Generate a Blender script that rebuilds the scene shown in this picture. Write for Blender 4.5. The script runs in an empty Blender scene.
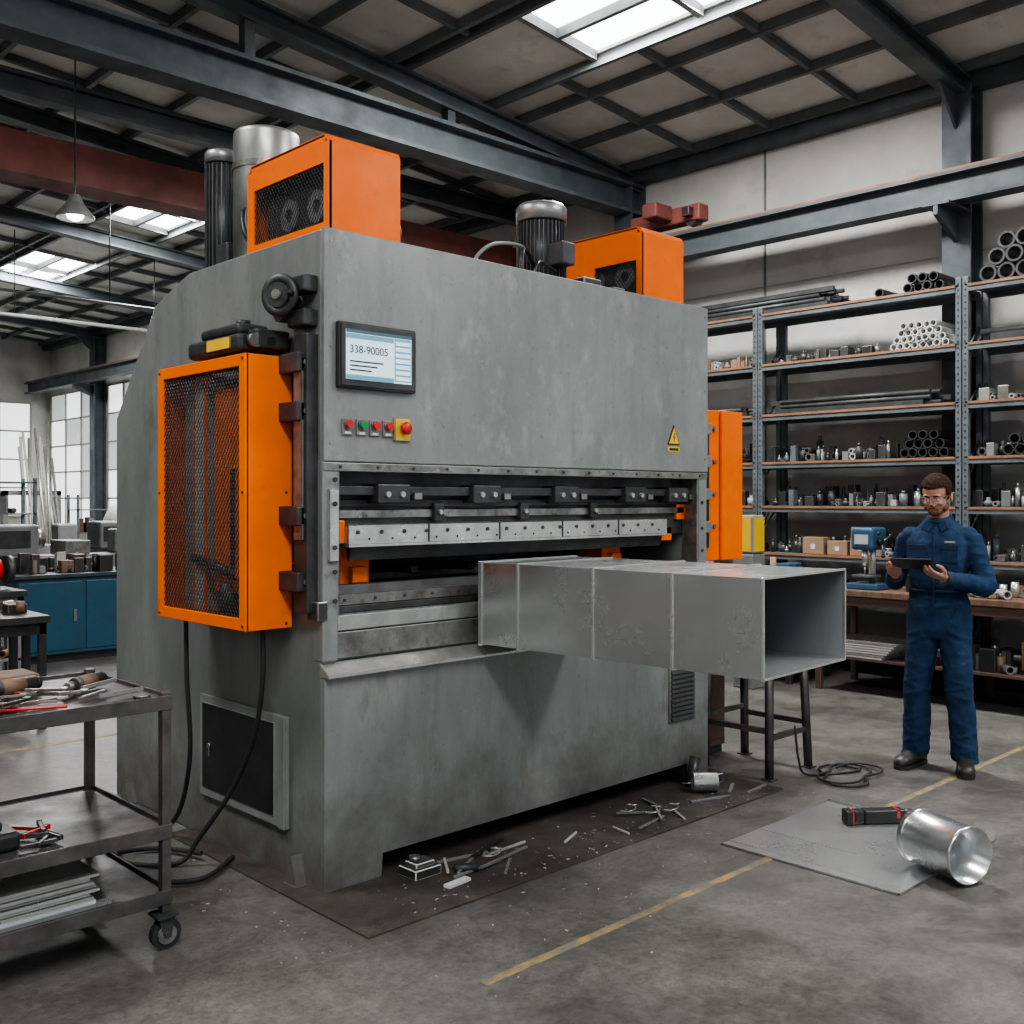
import bpy, bmesh, math, random
from mathutils import Vector, Matrix
random.seed(11)
scene = bpy.context.scene
V = Vector

# ------------------------------------------------------------------ materials
def mat(name, c1, c2=None, rough=.5, metal=0., sc=3., bump=0., bs=80., stretch=(1,1,1), rv=.1,
        lo=.35, hi=.65, c3=None, sc3=1.2, t3=.6, emis=None, es=0., spec=.5, grime=None, gz=.6, streak=None):
    m = bpy.data.materials.new(name); m.use_nodes = True
    nt = m.node_tree; N = nt.nodes; Lk = nt.links
    b = N['Principled BSDF']
    b.inputs['Roughness'].default_value = rough
    b.inputs['Metallic'].default_value = metal
    b.inputs['Specular IOR Level'].default_value = spec
    b.inputs['Base Color'].default_value = (*c1, 1)
    tc = N.new('ShaderNodeTexCoord'); mp = N.new('ShaderNodeMapping')
    mp.inputs['Scale'].default_value = stretch
    Lk.new(tc.outputs['Object'], mp.inputs['Vector'])
    n = N.new('ShaderNodeTexNoise'); n.inputs['Scale'].default_value = sc
    n.inputs['Detail'].default_value = 9; n.inputs['Roughness'].default_value = .62
    Lk.new(mp.outputs[0], n.inputs['Vector'])
    if c2 is None: c2 = tuple(x*.78 for x in c1)
    r = N.new('ShaderNodeValToRGB')
    r.color_ramp.elements[0].position = lo; r.color_ramp.elements[0].color = (*c2, 1)
    r.color_ramp.elements[1].position = hi; r.color_ramp.elements[1].color = (*c1, 1)
    Lk.new(n.outputs['Fac'], r.inputs['Fac'])
    out = r.outputs['Color']
    def overlay(out, scale, thr, col, strch=(1,1,1), amt=1., soft=.1, det=12):
        mp3 = N.new('ShaderNodeMapping'); mp3.inputs['Scale'].default_value = strch
        Lk.new(tc.outputs['Object'], mp3.inputs['Vector'])
        n3 = N.new('ShaderNodeTexNoise'); n3.inputs['Scale'].default_value = scale
        n3.inputs['Detail'].default_value = det; n3.inputs['Roughness'].default_value = .7
        Lk.new(mp3.outputs[0], n3.inputs['Vector'])
        r3 = N.new('ShaderNodeValToRGB')
        r3.color_ramp.elements[0].position = thr-soft*.6; r3.color_ramp.elements[0].color = (0,0,0,1)
        r3.color_ramp.elements[1].position = thr+soft; r3.color_ramp.elements[1].color = (amt,amt,amt,1)
        Lk.new(n3.outputs['Fac'], r3.inputs['Fac'])
        mx = N.new('ShaderNodeMix'); mx.data_type = 'RGBA'
        Lk.new(r3.outputs['Color'], mx.inputs[0]); Lk.new(out, mx.inputs[6])
        mx.inputs[7].default_value = (*col, 1); return mx.outputs[2]
    if c3 is not None: out = overlay(out, sc3, t3, c3, stretch)
    if streak is not None:
        out = overlay(out, 9, .56, streak, (1,1,.12), .5, .12)
        out = overlay(out, 22, .62, tuple(x*2.0 for x in streak), (1,1,1), .4, .08)
        out = overlay(out, 40, .63, tuple(x*.5 for x in streak), (1,1,1), .5, .06)
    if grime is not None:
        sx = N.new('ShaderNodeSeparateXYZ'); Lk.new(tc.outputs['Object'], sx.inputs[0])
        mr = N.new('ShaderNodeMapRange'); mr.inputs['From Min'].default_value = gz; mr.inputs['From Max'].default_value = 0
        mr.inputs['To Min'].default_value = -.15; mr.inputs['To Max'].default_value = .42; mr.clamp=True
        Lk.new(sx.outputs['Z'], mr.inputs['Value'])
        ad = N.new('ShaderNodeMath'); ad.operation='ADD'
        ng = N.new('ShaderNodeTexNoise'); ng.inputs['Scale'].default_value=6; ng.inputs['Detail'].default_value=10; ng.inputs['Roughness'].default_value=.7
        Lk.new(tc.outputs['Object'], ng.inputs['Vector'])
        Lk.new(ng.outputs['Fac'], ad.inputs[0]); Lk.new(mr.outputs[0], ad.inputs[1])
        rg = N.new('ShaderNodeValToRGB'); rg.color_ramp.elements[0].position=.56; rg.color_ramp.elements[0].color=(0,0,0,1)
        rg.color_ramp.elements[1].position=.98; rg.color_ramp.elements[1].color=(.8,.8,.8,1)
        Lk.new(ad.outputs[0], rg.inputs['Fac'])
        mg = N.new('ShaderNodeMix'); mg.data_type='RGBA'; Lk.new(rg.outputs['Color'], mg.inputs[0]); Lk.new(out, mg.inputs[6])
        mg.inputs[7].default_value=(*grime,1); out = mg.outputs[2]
    Lk.new(out, b.inputs['Base Color'])
    mr = N.new('ShaderNodeMapRange')
    mr.inputs['From Min'].default_value = .3; mr.inputs['From Max'].default_value = .7
    mr.inputs['To Min'].default_value = min(1, rough+rv); mr.inputs['To Max'].default_value = max(.03, rough-rv)
    Lk.new(n.outputs['Fac'], mr.inputs['Value']); Lk.new(mr.outputs[0], b.inputs['Roughness'])
    if bump:
        nb = N.new('ShaderNodeTexNoise'); nb.inputs['Scale'].default_value = bs; nb.inputs['Detail'].default_value = 6
        Lk.new(mp.outputs[0], nb.inputs['Vector'])
        bp = N.new('ShaderNodeBump'); bp.inputs['Strength'].default_value = bump; bp.inputs['Distance'].default_value = .01
        Lk.new(nb.outputs['Fac'], bp.inputs['Height']); Lk.new(bp.outputs[0], b.inputs['Normal'])
    if emis:
        b.inputs['Emission Color'].default_value = (*emis, 1); b.inputs['Emission Strength'].default_value = es
    return m

PAINT = mat('grey_machine_paint', (.245,.260,.253), (.172,.184,.178), .40, .2, 1.9, .06, 60, (1,1,.6), .08, lo=.32, hi=.68, c3=(.29,.305,.295), sc3=6, t3=.59, streak=(.140,.148,.140))
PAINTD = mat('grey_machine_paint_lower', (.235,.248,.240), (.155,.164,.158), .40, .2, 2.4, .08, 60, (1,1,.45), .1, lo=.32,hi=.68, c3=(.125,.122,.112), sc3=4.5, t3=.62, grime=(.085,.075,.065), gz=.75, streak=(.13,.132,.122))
STEEL = mat('worn_steel', (.33,.325,.31), (.15,.145,.135), .36, .75, 9, .1, 90, c3=(.10,.085,.07), sc3=14, t3=.6)
STEELL = mat('bright_machined_steel', (.56,.56,.54), (.38,.38,.36), .33, .75, 10, .05, 90)
DARK = mat('dark_steel', (.065,.066,.068), (.032,.032,.033), .45, .4, 8, .1, 70)
CARTM = mat('cart_worn_steel', (.105,.10,.097), (.045,.043,.042), .45, .4, 6, .1, 60, c3=(.15,.11,.085), sc3=9, t3=.62)
BLACK = mat('black_plastic', (.018,.018,.02), (.012,.012,.013), .45, 0, 8)
RUBBER = mat('black_rubber', (.02,.02,.02), (.012,.012,.012), .7, 0, 8)
ORANGE = mat('orange_paint', (.86,.155,.004), (.76,.13,.004), .45, 0, 3, .03, 50, c3=(.58,.10,.008), sc3=7, t3=.66, spec=.25)
ORANGED = mat('orange_paint_inner', (.80,.15,.01), (.62,.11,.01), .5, 0, 5)
ALU = mat('silver_motor_casing', (.38,.385,.38), (.28,.285,.28), .36, .75, 6)
FIN = mat('motor_fin_metal', (.085,.088,.09), (.045,.047,.05), .45, .4, 6)
GALV = mat('galvanised_sheet', (.72,.735,.74), (.62,.635,.64), .25, .93, 3, .0, 30, rv=.05, c3=(.78,.79,.79), sc3=30, t3=.58)
GALVF = mat('galvanised_sheet_flat', (.66,.675,.68), (.54,.555,.56), .30, .86, 3, .0, 30, rv=.06)
GALVIN = mat('galvanised_inside_shaded', (.30,.315,.32), (.24,.252,.256), .45, .45, 3)  # duct interior copy of the sheet; its shade put into a darker colour
RED = mat('red_plastic', (.55,.02,.02), rough=.35)
GREEN = mat('green_plastic', (.02,.25,.08), rough=.35)
YELLOW = mat('yellow_plastic', (.80,.50,.02), (.68,.40,.02), rough=.45)
WHITE = mat('white_paint', (.62,.62,.60), (.5,.5,.48), .5)
WALL = mat('wall_painted_concrete', (.60,.59,.56), (.47,.46,.435), .85, 0, 1.1, .35, 14, c3=(.37,.36,.335), sc3=1.3, t3=.6)
WALLD = mat('wall_dark_contrast_band', (.10,.10,.10), (.06,.06,.06), .8, 0, 2)  # dark band for the unseen left wall, added for contrast in reflections
ROOF = mat('roof_panel', (.66,.65,.61), (.52,.51,.48), .8, 0, 1.3, .15, 12, c3=(.40,.39,.365), sc3=2, t3=.62)
BEAM = mat('blue_grey_steel_beam', (.085,.102,.110), (.052,.063,.069), .55, .1, 3, .08, 30)
BEAML = mat('light_grey_purlin', (.13,.143,.148), (.09,.10,.104), .6, .1, 3)
REDB = mat('oxide_red_crane', (.21,.065,.05), (.13,.042,.034), .6, 0, 3)
RACK = mat('rack_grey_steel', (.15,.172,.185), (.09,.105,.114), .5, .2, 5)
RUSTO = mat('rust_orange_shelf', (.34,.17,.09), (.19,.10,.06), .6, .1, 4)
WOOD = mat('worn_wood', (.17,.10,.065), (.09,.055,.037), .65, 0, 3, .1, 40, (1,6,1))
CARD = mat('cardboard', (.30,.20,.125), (.22,.145,.09), .8, 0, 4)
BLUE = mat('blue_paint', (.02,.075,.125), (.014,.055,.09), .4, .1, 4)
BLUEM = mat('blue_machine', (.035,.10,.18), (.025,.065,.12), .4, .1, 4)
LINE = mat('worn_yellow_line', (.31,.21,.06), (.125,.115,.098), .75, 0, 8, .1, 60, lo=.44, hi=.64)
MAT = mat('steel_floor_plate', (.095,.082,.074), (.055,.049,.044), .5, .4, 5, .6, 120, c3=(.15,.12,.095), sc3=3, t3=.6)
SKY = mat('skylight_polycarbonate', (.8,.8,.8), rough=.6, emis=(.93,.97,1.0), es=7)
WINM = mat('window_glass_bright', (.7,.7,.7), rough=.5, emis=(.90,.93,.92), es=1.5)
WIND = mat('window_frosted_panel', (.5,.52,.52), rough=.5, emis=(.85,.88,.87), es=.5)
LAMPE = mat('lamp_glow', (.9,.9,.9), rough=.5, emis=(1,.95,.85), es=12)
SCREEN = mat('display_glass', (.5,.6,.62), rough=.2, emis=(.60,.80,.88), es=.85, rv=.02)
SCRP = mat('display_panel_blue', (.1,.2,.3), rough=.2, emis=(.16,.40,.52), es=.6, rv=.02)
SCRD = mat('display_dark_ui', (.05,.08,.1), rough=.2, emis=(.10,.20,.26), es=.4)
TXT = mat('display_text', (.02,.02,.02), rough=.3)
CLOTH = mat('blue_work_cloth', (.024,.050,.104), (.014,.031,.068), .9, 0, 9, .55, 30, spec=.15)
CLOTHD = mat('blue_cloth_seam', (.011,.024,.054), rough=.85)
SKIN = mat('skin', (.42,.215,.15), (.36,.17,.115), .55, 0, 30, .05, 200)
HAIR = mat('brown_hair', (.045,.024,.015), (.024,.013,.008), .85, 0, 40, .6, 160, spec=.15)
LEATHER = mat('black_leather', (.03,.027,.025), rough=.45)
LIP = mat('lips', (.30,.125,.10), rough=.5)
GREY = mat('mid_grey_paint', (.22,.226,.224), (.15,.155,.154), .5, .1, 5)
LGREY = mat('light_grey_paint', (.40,.40,.385), (.31,.31,.295), .5, .0, 5)
MAROON = mat('dark_red_paint', (.10,.058,.047), (.065,.04,.033), .55, 0, 4)
g = bpy.data.materials.new('clear_glass'); g.use_nodes = True
gb = g.node_tree.nodes['Principled BSDF']; gb.inputs['Base Color'].default_value=(.8,.85,.87,1)
gb.inputs['Roughness'].default_value=.05; gb.inputs['Alpha'].default_value=.10
GLASS = g

def floor_mat():
    m = bpy.data.materials.new('floor_concrete'); m.use_nodes = True
    nt=m.node_tree; N=nt.nodes; L=nt.links; b=N['Principled BSDF']
    tc=N.new('ShaderNodeTexCoord')
    def noi(s,d=10,r=.65):
        n=N.new('ShaderNodeTexNoise'); n.inputs['Scale'].default_value=s; n.inputs['Detail'].default_value=d
        n.inputs['Roughness'].default_value=r; L.new(tc.outputs['Object'],n.inputs['Vector']); return n
    def ramp(n,p0,c0,p1,c1):
        r=N.new('ShaderNodeValToRGB'); e=r.color_ramp.elements
        e[0].position=p0; e[0].color=(*c0,1); e[1].position=p1; e[1].color=(*c1,1)
        L.new(n.outputs['Fac'],r.inputs['Fac']); return r
    n1=noi(.7); r1=ramp(n1,.34,(.105,.100,.092),.66,(.180,.173,.158))
    n2=noi(2.2,14,.78); r2=ramp(n2,.40,(.50,.49,.48),.60,(1,1,1))
    mx=N.new('ShaderNodeMix'); mx.data_type='RGBA'; mx.blend_type='MULTIPLY'; mx.inputs[0].default_value=.8
    L.new(r1.outputs[0],mx.inputs[6]); L.new(r2.outputs[0],mx.inputs[7])
    n3=noi(45,6,.75); r3=ramp(n3,.38,(.58,.58,.58),.6,(1,1,1))
    mx2=N.new('ShaderNodeMix'); mx2.data_type='RGBA'; mx2.blend_type='MULTIPLY'; mx2.inputs[0].default_value=.85
    L.new(mx.outputs[2],mx2.inputs[6]); L.new(r3.outputs[0],mx2.inputs[7])
    n4=noi(6,15,.82); r4=ramp(n4,.58,(0,0,0),.74,(.55,.55,.55))
    mx3=N.new('ShaderNodeMix'); mx3.data_type='RGBA'; L.new(r4.outputs[0],mx3.inputs[0]); L.new(mx2.outputs[2],mx3.inputs[6]); mx3.inputs[7].default_value=(.26,.248,.228,1)
    n5=noi(1.3,8,.6); r5=ramp(n5,.58,(0,0,0),.70,(.65,.65,.65))
    mx4=N.new('ShaderNodeMix'); mx4.data_type='RGBA'; L.new(r5.outputs[0],mx4.inputs[0]); L.new(mx3.outputs[2],mx4.inputs[6]); mx4.inputs[7].default_value=(.058,.054,.05,1)
    L.new(mx4.outputs[2],b.inputs['Base Color'])
    mr=N.new('ShaderNodeMapRange'); mr.inputs['From Min'].default_value=.35; mr.inputs['From Max'].default_value=.65
    mr.inputs['To Min'].default_value=.34; mr.inputs['To Max'].default_value=.62
    L.new(n2.outputs['Fac'],mr.inputs['Value']); L.new(mr.outputs[0],b.inputs['Roughness'])
    bp=N.new('ShaderNodeBump'); bp.inputs['Strength'].default_value=.25; bp.inputs['Distance'].default_value=.01
    L.new(n3.outputs['Fac'],bp.inputs['Height']); L.new(bp.outputs[0],b.inputs['Normal'])
    return m
FLOOR = floor_mat()

# ------------------------------------------------------------------ builder
def catmull(pts, n=8):
    pts=[V(p) for p in pts]; P=[pts[0]]+pts+[pts[-1]]; out=[]
    for i in range(1,len(P)-2):
        a,b,c,d=P[i-1],P[i],P[i+1],P[i+2]
        for k in range(n):
            t=k/n
            out.append(.5*((2*b)+(-a+c)*t+(2*a-5*b+4*c-d)*t*t+(-a+3*b-3*c+d)*t**3))
    out.append(pts[-1]); return out

class B:
    def __init__(s,name): s.name=name; s.bm=bmesh.new(); s.mats=[]
    def _m(s,m):
        if m not in s.mats: s.mats.append(m)
        return s.mats.index(m)
    def box(s,x0,x1,y0,y1,z0,z1,m,bev=0,M=None,seg=2):
        vs=bmesh.ops.create_cube(s.bm,size=1)['verts']
        for v in vs:
            v.co=V(((x0+x1)/2+v.co.x*(x1-x0),(y0+y1)/2+v.co.y*(y1-y0),(z0+z1)/2+v.co.z*(z1-z0)))
            if M is not None: v.co=M@v.co
        i=s._m(m)
        for f in {f for v in vs for f in v.link_faces}: f.material_index=i
        if bev:
            es=list({e for v in vs for e in v.link_edges})
            bmesh.ops.bevel(s.bm,geom=es,offset=bev,segments=seg,profile=.5,affect='EDGES',clamp_overlap=True)
    def cyl(s,p0,p1,r,m,r2=None,seg=20,caps=True):
        p0=V(p0);p1=V(p1);d=p1-p0
        M=Matrix.Translation((p0+p1)/2)@d.to_track_quat('Z','Y').to_matrix().to_4x4()
        vs=bmesh.ops.create_cone(s.bm,cap_ends=caps,segments=seg,radius1=r,radius2=r if r2 is None else r2,depth=d.length,matrix=M)['verts']
        i=s._m(m)
        for f in {f for v in vs for f in v.link_faces}:
            f.material_index=i; f.smooth=(len(f.verts)==4 and seg>6)
    def ell(s,c,rx,ry,rz,m,R=None,u=20,v=12):
        M=Matrix.Translation(V(c))@(R.to_4x4() if R is not None else Matrix.Identity(4))@Matrix.Diagonal((rx,ry,rz,1))
        vs=bmesh.ops.create_uvsphere(s.bm,u_segments=u,v_segments=v,radius=1,matrix=M)['verts']
        i=s._m(m)
        for f in {f for v_ in vs for f in v_.link_faces}: f.material_index=i; f.smooth=True
    def loft(s,rings,m,smooth=True,caps=True,closed=False):
        i=s._m(m); R=[[s.bm.verts.new(p) for p in r] for r in rings]; n=len(R[0])
        rng=range(len(R)) if closed else range(len(R)-1)
        for k in rng:
            a=R[k]; b=R[(k+1)%len(R)]
            for j in range(n):
                f=s.bm.faces.new((a[j],a[(j+1)%n],b[(j+1)%n],b[j])); f.material_index=i; f.smooth=smooth
        if caps and not closed:
            for r in (R[0],R[-1]):
                f=s.bm.faces.new(r); f.material_index=i
    def tube(s,pts,r,m,seg=8):
        pts=[V(p) for p in pts]; n=len(pts)
        rr=[r]*n if not hasattr(r,'__len__') else r
        t=(pts[1]-pts[0]).normalized()
        u=t.orthogonal().normalized(); rings=[]
        for i,p in enumerate(pts):
            tn=(pts[min(i+1,n-1)]-pts[max(i-1,0)]).normalized()
            q=t.rotation_difference(tn); u=(q@u); u=(u-tn*u.dot(tn)).normalized(); t=tn
            w=tn.cross(u)
            rings.append([p+(u*math.cos(2*math.pi*k/seg)+w*math.sin(2*math.pi*k/seg))*rr[i] for k in range(seg)])
        s.loft(rings,m)
    def lathe(s,o,ax,prof,m,seg=28,closed=False,smooth=False):
        o=V(o); q=V(ax).to_track_quat('Z','Y')
        rings=[[o+q@V((r*math.cos(2*math.pi*k/seg),r*math.sin(2*math.pi*k/seg),h)) for k in range(seg)] for r,h in prof]
        s.loft(rings,m,smooth=smooth,caps=not closed,closed=closed)
    def hollow(s,p0,p1,r,w,m,seg=24):
        p0=V(p0);d=V(p1)-p0;h=d.length
        s.lathe(p0,d,[(r,0),(r,h),(r-w,h),(r-w,0)],m,seg,closed=True,smooth=False)
    def prism(s,pts,axis,a0,a1,m,bev=0,M=None):
        def P(p,a):
            q=V((a,p[0],p[1])) if axis=='x' else (V((p[0],a,p[1])) if axis=='y' else V((p[0],p[1],a)))
            return M@q if M is not None else q
        i=s._m(m)
        A=[s.bm.verts.new(P(p,a0)) for p in pts]; C=[s.bm.verts.new(P(p,a1)) for p in pts]
        fs=[s.bm.faces.new(A),s.bm.faces.new(C)]
        n=len(pts)
        for j in range(n): fs.append(s.bm.faces.new((A[j],A[(j+1)%n],C[(j+1)%n],C[j])))
        for f in fs: f.material_index=i
        if bev:
            es=list({e for f in fs for e in f.edges})
            bmesh.ops.bevel(s.bm,geom=es,offset=bev,segments=2,profile=.5,affect='EDGES',clamp_overlap=True)
    def ibeam(s,axis,a0,a1,c,z0,z1,w,m,ft=.025,wt=.02):
        if axis=='x':
            s.box(a0,a1,c-w/2,c+w/2,z0,z0+ft,m); s.box(a0,a1,c-w/2,c+w/2,z1-ft,z1,m); s.box(a0,a1,c-wt/2,c+wt/2,z0+ft,z1-ft,m)
        else:
            s.box(c-w/2,c+w/2,a0,a1,z0,z0+ft,m); s.box(c-w/2,c+w/2,a0,a1,z1-ft,z1,m); s.box(c-wt/2,c+wt/2,a0,a1,z0+ft,z1-ft,m)
    def done(s,origin=True,parent=None,recalc=True):
        if recalc: bmesh.ops.recalc_face_normals(s.bm,faces=s.bm.faces[:])
        me=bpy.data.meshes.new(s.name)
        off=V((0,0,0))
        if origin and len(s.bm.verts):
            xs=[v.co.x for v in s.bm.verts];ys=[v.co.y for v in s.bm.verts];zs=[v.co.z for v in s.bm.verts]
            off=V(((min(xs)+max(xs))/2,(min(ys)+max(ys))/2,min(zs)))
            for v in s.bm.verts: v.co-=off
        s.bm.to_mesh(me); s.bm.free()
        for m in s.mats: me.materials.append(m)
        ob=bpy.data.objects.new(s.name,me); ob.location=off
        scene.collection.objects.link(ob)
        if parent is not None:
            ob.parent=parent
            if origin: ob.location=off-parent.location
        return ob

def empty(name,loc=(0,0,0),rz=0):
    e=bpy.data.objects.new(name,None); e.location=loc; e.rotation_euler=(0,0,rz); e.empty_display_size=.2
    scene.collection.objects.link(e); return e

def mesh_wires(b,org,du,dv,W,H,pitch,slope,r,m):
    org=V(org);du=V(du);dv=V(dv);nn=du.cross(dv)
    for sgn in (1,-1):
        c=-H/slope
        while c<W+H/slope:
            def vat(u): return (u-c)*sgn*slope
            a,bb=vat(0),vat(W)
            lo=max(0.,min(a,bb)); hi=min(H,max(a,bb))
            if hi-lo>pitch*.2:
                pa=org+du*(c+sgn*lo/slope)+dv*lo; pb=org+du*(c+sgn*hi/slope)+dv*hi
                b.cyl(pa+nn*r*.5*sgn,pb+nn*r*.5*sgn,r,m,seg=4,caps=False)
            c+=pitch

# ------------------------------------------------------------------ building shell
b=B('floor'); b.box(-6,9.9,-6,27.2,-.1,0,FLOOR); b.done()
b=B('wall_right'); b.box(9.7,9.9,-2,27.2,0,5.75,WALL); b.done()
b=B('wall_back'); b.box(-6,9.7,27,27.2,0,6.6,WALL); b.done()
b=B('wall_left'); b.box(-6,-5.8,-6,27,0,2.2,WALLD); b.box(-6,-5.8,-6,27,2.2,6.7,WALL); b.done()  # unseen wall; dark lower band added so the duct reflects some contrast
b=B('trim_1')
for y in (2.2,6.16,9.9,13.8,17.7): b.box(9.685,9.7,y-.012,y+.012,0,5.5,GREY)
b.box(9.69,9.7,-2,17.9,3.9,3.915,LGREY)
b.done()
zr=lambda x: 5.55+(9.7-x)*.08
b=B('ceiling')
def rs(x0,x1,y0,y1): b.prism([(x0,zr(x0)),(x1,zr(x1)),(x1,zr(x1)+.08),(x0,zr(x0)+.08)],'y',y0,y1,ROOF)
SKYS=[(-2.5,1.0),(4.0,6.4),(12.2,15.2),(18,20.6)]  # first opening is unseen, added to light the machine front
SKL_FILL=[(-3.5,1.5),(5.,7.)]  # unseen openings, added as fill light
rs(-6,-1.2,-4,27.2); rs(.2,6.2,-4,27.2); rs(7.2,9.9,-4,27.2)
def strip(x0,x1,gaps):
    y=-4
    for a,c in gaps: rs(x0,x1,y,a); y=c
    rs(x0,x1,y,27.2)
strip(6.2,7.2,SKYS); strip(-1.2,.2,SKL_FILL)
b.done()
b=B('window_skylights_and_fill')
for a,c in SKYS:
    b.prism([(6.2,zr(6.2)+.03),(7.2,zr(7.2)+.03),(7.2,zr(7.2)+.06),(6.2,zr(6.2)+.06)],'y',a,c,SKY)
    n=int((c-a)/1.2+.5)
    for k in range(n+1):
        y=a+(c-a)*k/n; b.prism([(6.2,zr(6.2)-.06),(7.2,zr(7.2)-.06),(7.2,zr(7.2)+.03),(6.2,zr(6.2)+.03)],'y',y-.03,y+.03,GREY)
    b.prism([(6.675,zr(6.7)-.06),(6.725,zr(6.7)-.06),(6.725,zr(6.7)+.03),(6.675,zr(6.7)+.03)],'y',a,c,GREY)
for a,c in SKL_FILL:  # glowing panes of the added, unseen skylights
    b.prism([(-1.2,zr(-1.2)+.03),(.2,zr(.2)+.03),(.2,zr(.2)+.06),(-1.2,zr(-1.2)+.06)],'y',a,c,SKY)
b.done()
b=B('roof_purlins')
x=-5.2
while x<9.6:
    if not(6.1<x<7.3): b.box(x-.025,x+.025,-4,27,zr(x)-.10,zr(x)-.005,BEAML)
    x+=.86
for x in (6.15,7.25): b.box(x-.025,x+.025,-4,27,zr(x)-.10,zr(x)-.005,BEAML)
b.box(9.50,9.68,-2,27,5.36,5.52,BEAM)
b.done()
b=B('roof_rafters')
for k in range(-1,6):
    y=3.98+k*3.93
    b.prism([(-5.8,zr(-5.8)-.30),(9.65,zr(9.65)-.26),(9.65,zr(9.65)-.10),(-5.8,zr(-5.8)-.10)],'y',y-.015,y+.015,BEAM)
    b.prism([(-5.8,zr(-5.8)-.33),(9.65,zr(9.65)-.29),(9.65,zr(9.65)-.26),(-5.8,zr(-5.8)-.30)],'y',y-.09,y+.09,BEAM)
    b.prism([(-5.8,zr(-5.8)-.13),(9.65,zr(9.65)-.13),(9.65,zr(9.65)-.10),(-5.8,zr(-5.8)-.10)],'y',y-.09,y+.09,BEAM)
    for f in (.25,.5,.75):
        ym=y+3.93*f
        for (xa,xb) in ((-5.8,6.1),(7.3,9.65)):
            b.prism([(xa,zr(xa)-.085),(xb,zr(xb)-.085),(xb,zr(xb)-.01),(xa,zr(xa)-.01)],'y',ym-.025,ym+.025,BEAML)
    b.prism([(9.4,zr(9.4)-.6),(9.4,zr(9.4)-.28),(9.0,zr(9.0)-.28)],'y',y-.012,y+.012,BEAM)
b.done()
b=B('roof_girder')
for y,z0,z1,w in ((7.9,4.98,5.34,.26),(9.9,5.28,5.50,.16)): b.ibeam('x',-5.8,9.65,y,z0,z1,w,BEAM,.04,.03)
x=-4.5
while x<9.4:
    b.box(x-.05,x+.05,7.85,7.95,5.34,zr(x)-.3,BEAM); x+=2.24
b.done()
for k in range(-1,6):
    y=3.98+k*3.93
    b=B('steel_column'); b.box(9.40,9.43,y-.13,y+.13,0,5.36,BEAM); b.box(9.64,9.67,y-.13,y+.13,0,5.36,BEAM); b.box(9.43,9.64,y-.012,y+.012,0,5.36,BEAM)
    b.prism([(9.4,3.95),(9.4,4.2),(8.97,4.2),(8.97,4.12)],'y',y-.02,y+.02,BEAM)
    b.box(8.97,9.42,y-.12,y+.12,4.205,4.228,BEAM); b.box(9.395,9.40,y-.16,y+.16,0,.02,BEAM)
    b.done()
b=B('crane_runway_beam'); b.ibeam('y',-2,26.9,9.13,4.23,4.5,.2,BEAM,.03,.02); b.box(9.10,9.16,-2,26.9,4.5,4.54,RUSTO); b.done()
b=B('overhead_crane')
b.box(-4,9.0,9.36,9.64,4.44,4.80,REDB,.01); b.box(-4,9.0,9.32,9.68,4.42,4.45,REDB); b.box(9.00,9.24,8.9,10.1,4.60,4.78,REDB,.02)
for y in (9.0,10.0): b.cyl((9.08,y,4.62),(9.18,y,4.62),.06,DARK)
b.done()
b=B('crane_end_truck')
b.box(9.04,9.22,6.55,7.5,4.60,4.78,REDB,.02); b.box(8.75,9.04,6.9,7.1,4.64,4.80,REDB,.02)
for y in (6.68,7.37): b.cyl((9.06,y,4.61),(9.2,y,4.61),.06,DARK)
b.box(8.95,9.04,6.62,6.72,4.64,4.74,DARK,.01); b.done()
b=B('ceiling_conduits')
for y,z,r in ((13,4.1,.02),(16.5,4.4,.03),(12.2,3.95,.015)): b.cyl((0,y,z),(9.5,y,z),r,GREY)
for xx in (3.2,5.4,7.6):
    b.cyl((xx,13,4.1),(xx,13,5.7),.008,DARK); b.cyl((xx,16.5,4.4),(xx,16.5,5.7),.008,DARK)
b.done()
nw=0
def window(y0,y1,z0,z1,ny,nz,side='right',bright=WINM,dim=WIND):
    global nw; nw+=1
    b=B('window_%d'%nw)
    for i in range(ny):
        for j in range(nz):
            mm=bright if (j==0 or random.random()<.3) else dim
            a0=y0+(y1-y0)*i/ny; a1=y0+(y1-y0)*(i+1)/ny; c0=z0+(z1-z0)*j/nz; c1=z0+(z1-z0)*(j+1)/nz
            if side=='right': b.box(9.66,9.69,a0,a1,c0,c1,mm)
            elif side=='left': b.box(-5.79,-5.76,a0,a1,c0,c1,mm)  # glowing panes added on the unseen left wall
            else: b.box(a0,a1,26.96,26.99,c0,c1,mm)
    for i in range(ny+1):
        a=y0+(y1-y0)*i/ny
        if side=='right': b.box(9.63,9.68,a-.025,a+.025,z0,z1,LGREY)
        elif side=='left': b.box(-5.78,-5.73,a-.04,a+.04,z0,z1,GREY)
        else: b.box(a-.025,a+.025,26.93,26.98,z0,z1,LGREY)
    for j in range(nz+1):
        c=z0+(z1-z0)*j/nz
        if side=='right': b.box(9.63,9.68,y0,y1,c-.02,c+.02,LGREY)
        elif side=='left': b.box(-5.78,-5.73,y0,y1,c-.04,c+.04,GREY)
        else: b.box(y0,y1,26.93,26.98,c-.02,c+.02,LGREY)
    b.done()
window(20,23.3,1.0,4.2,4,5); window(23.9,26.8,1.0,4.2,3,5); window(5.5,9.2,1.2,4.0,5,4,'back',WINM,WINM); window(16.2,19.3,1.6,4.2,3,4)  # far panes and mullions lightened to stand in for distance haze
window(-4,1,2.5,4.6,5,2,'left',WINM,WINM); window(3,8,2.5,4.6,5,2,'left',WINM,WINM)  # unseen windows added for highlights in the duct and side light
b=B('pendant_lamp')
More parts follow.
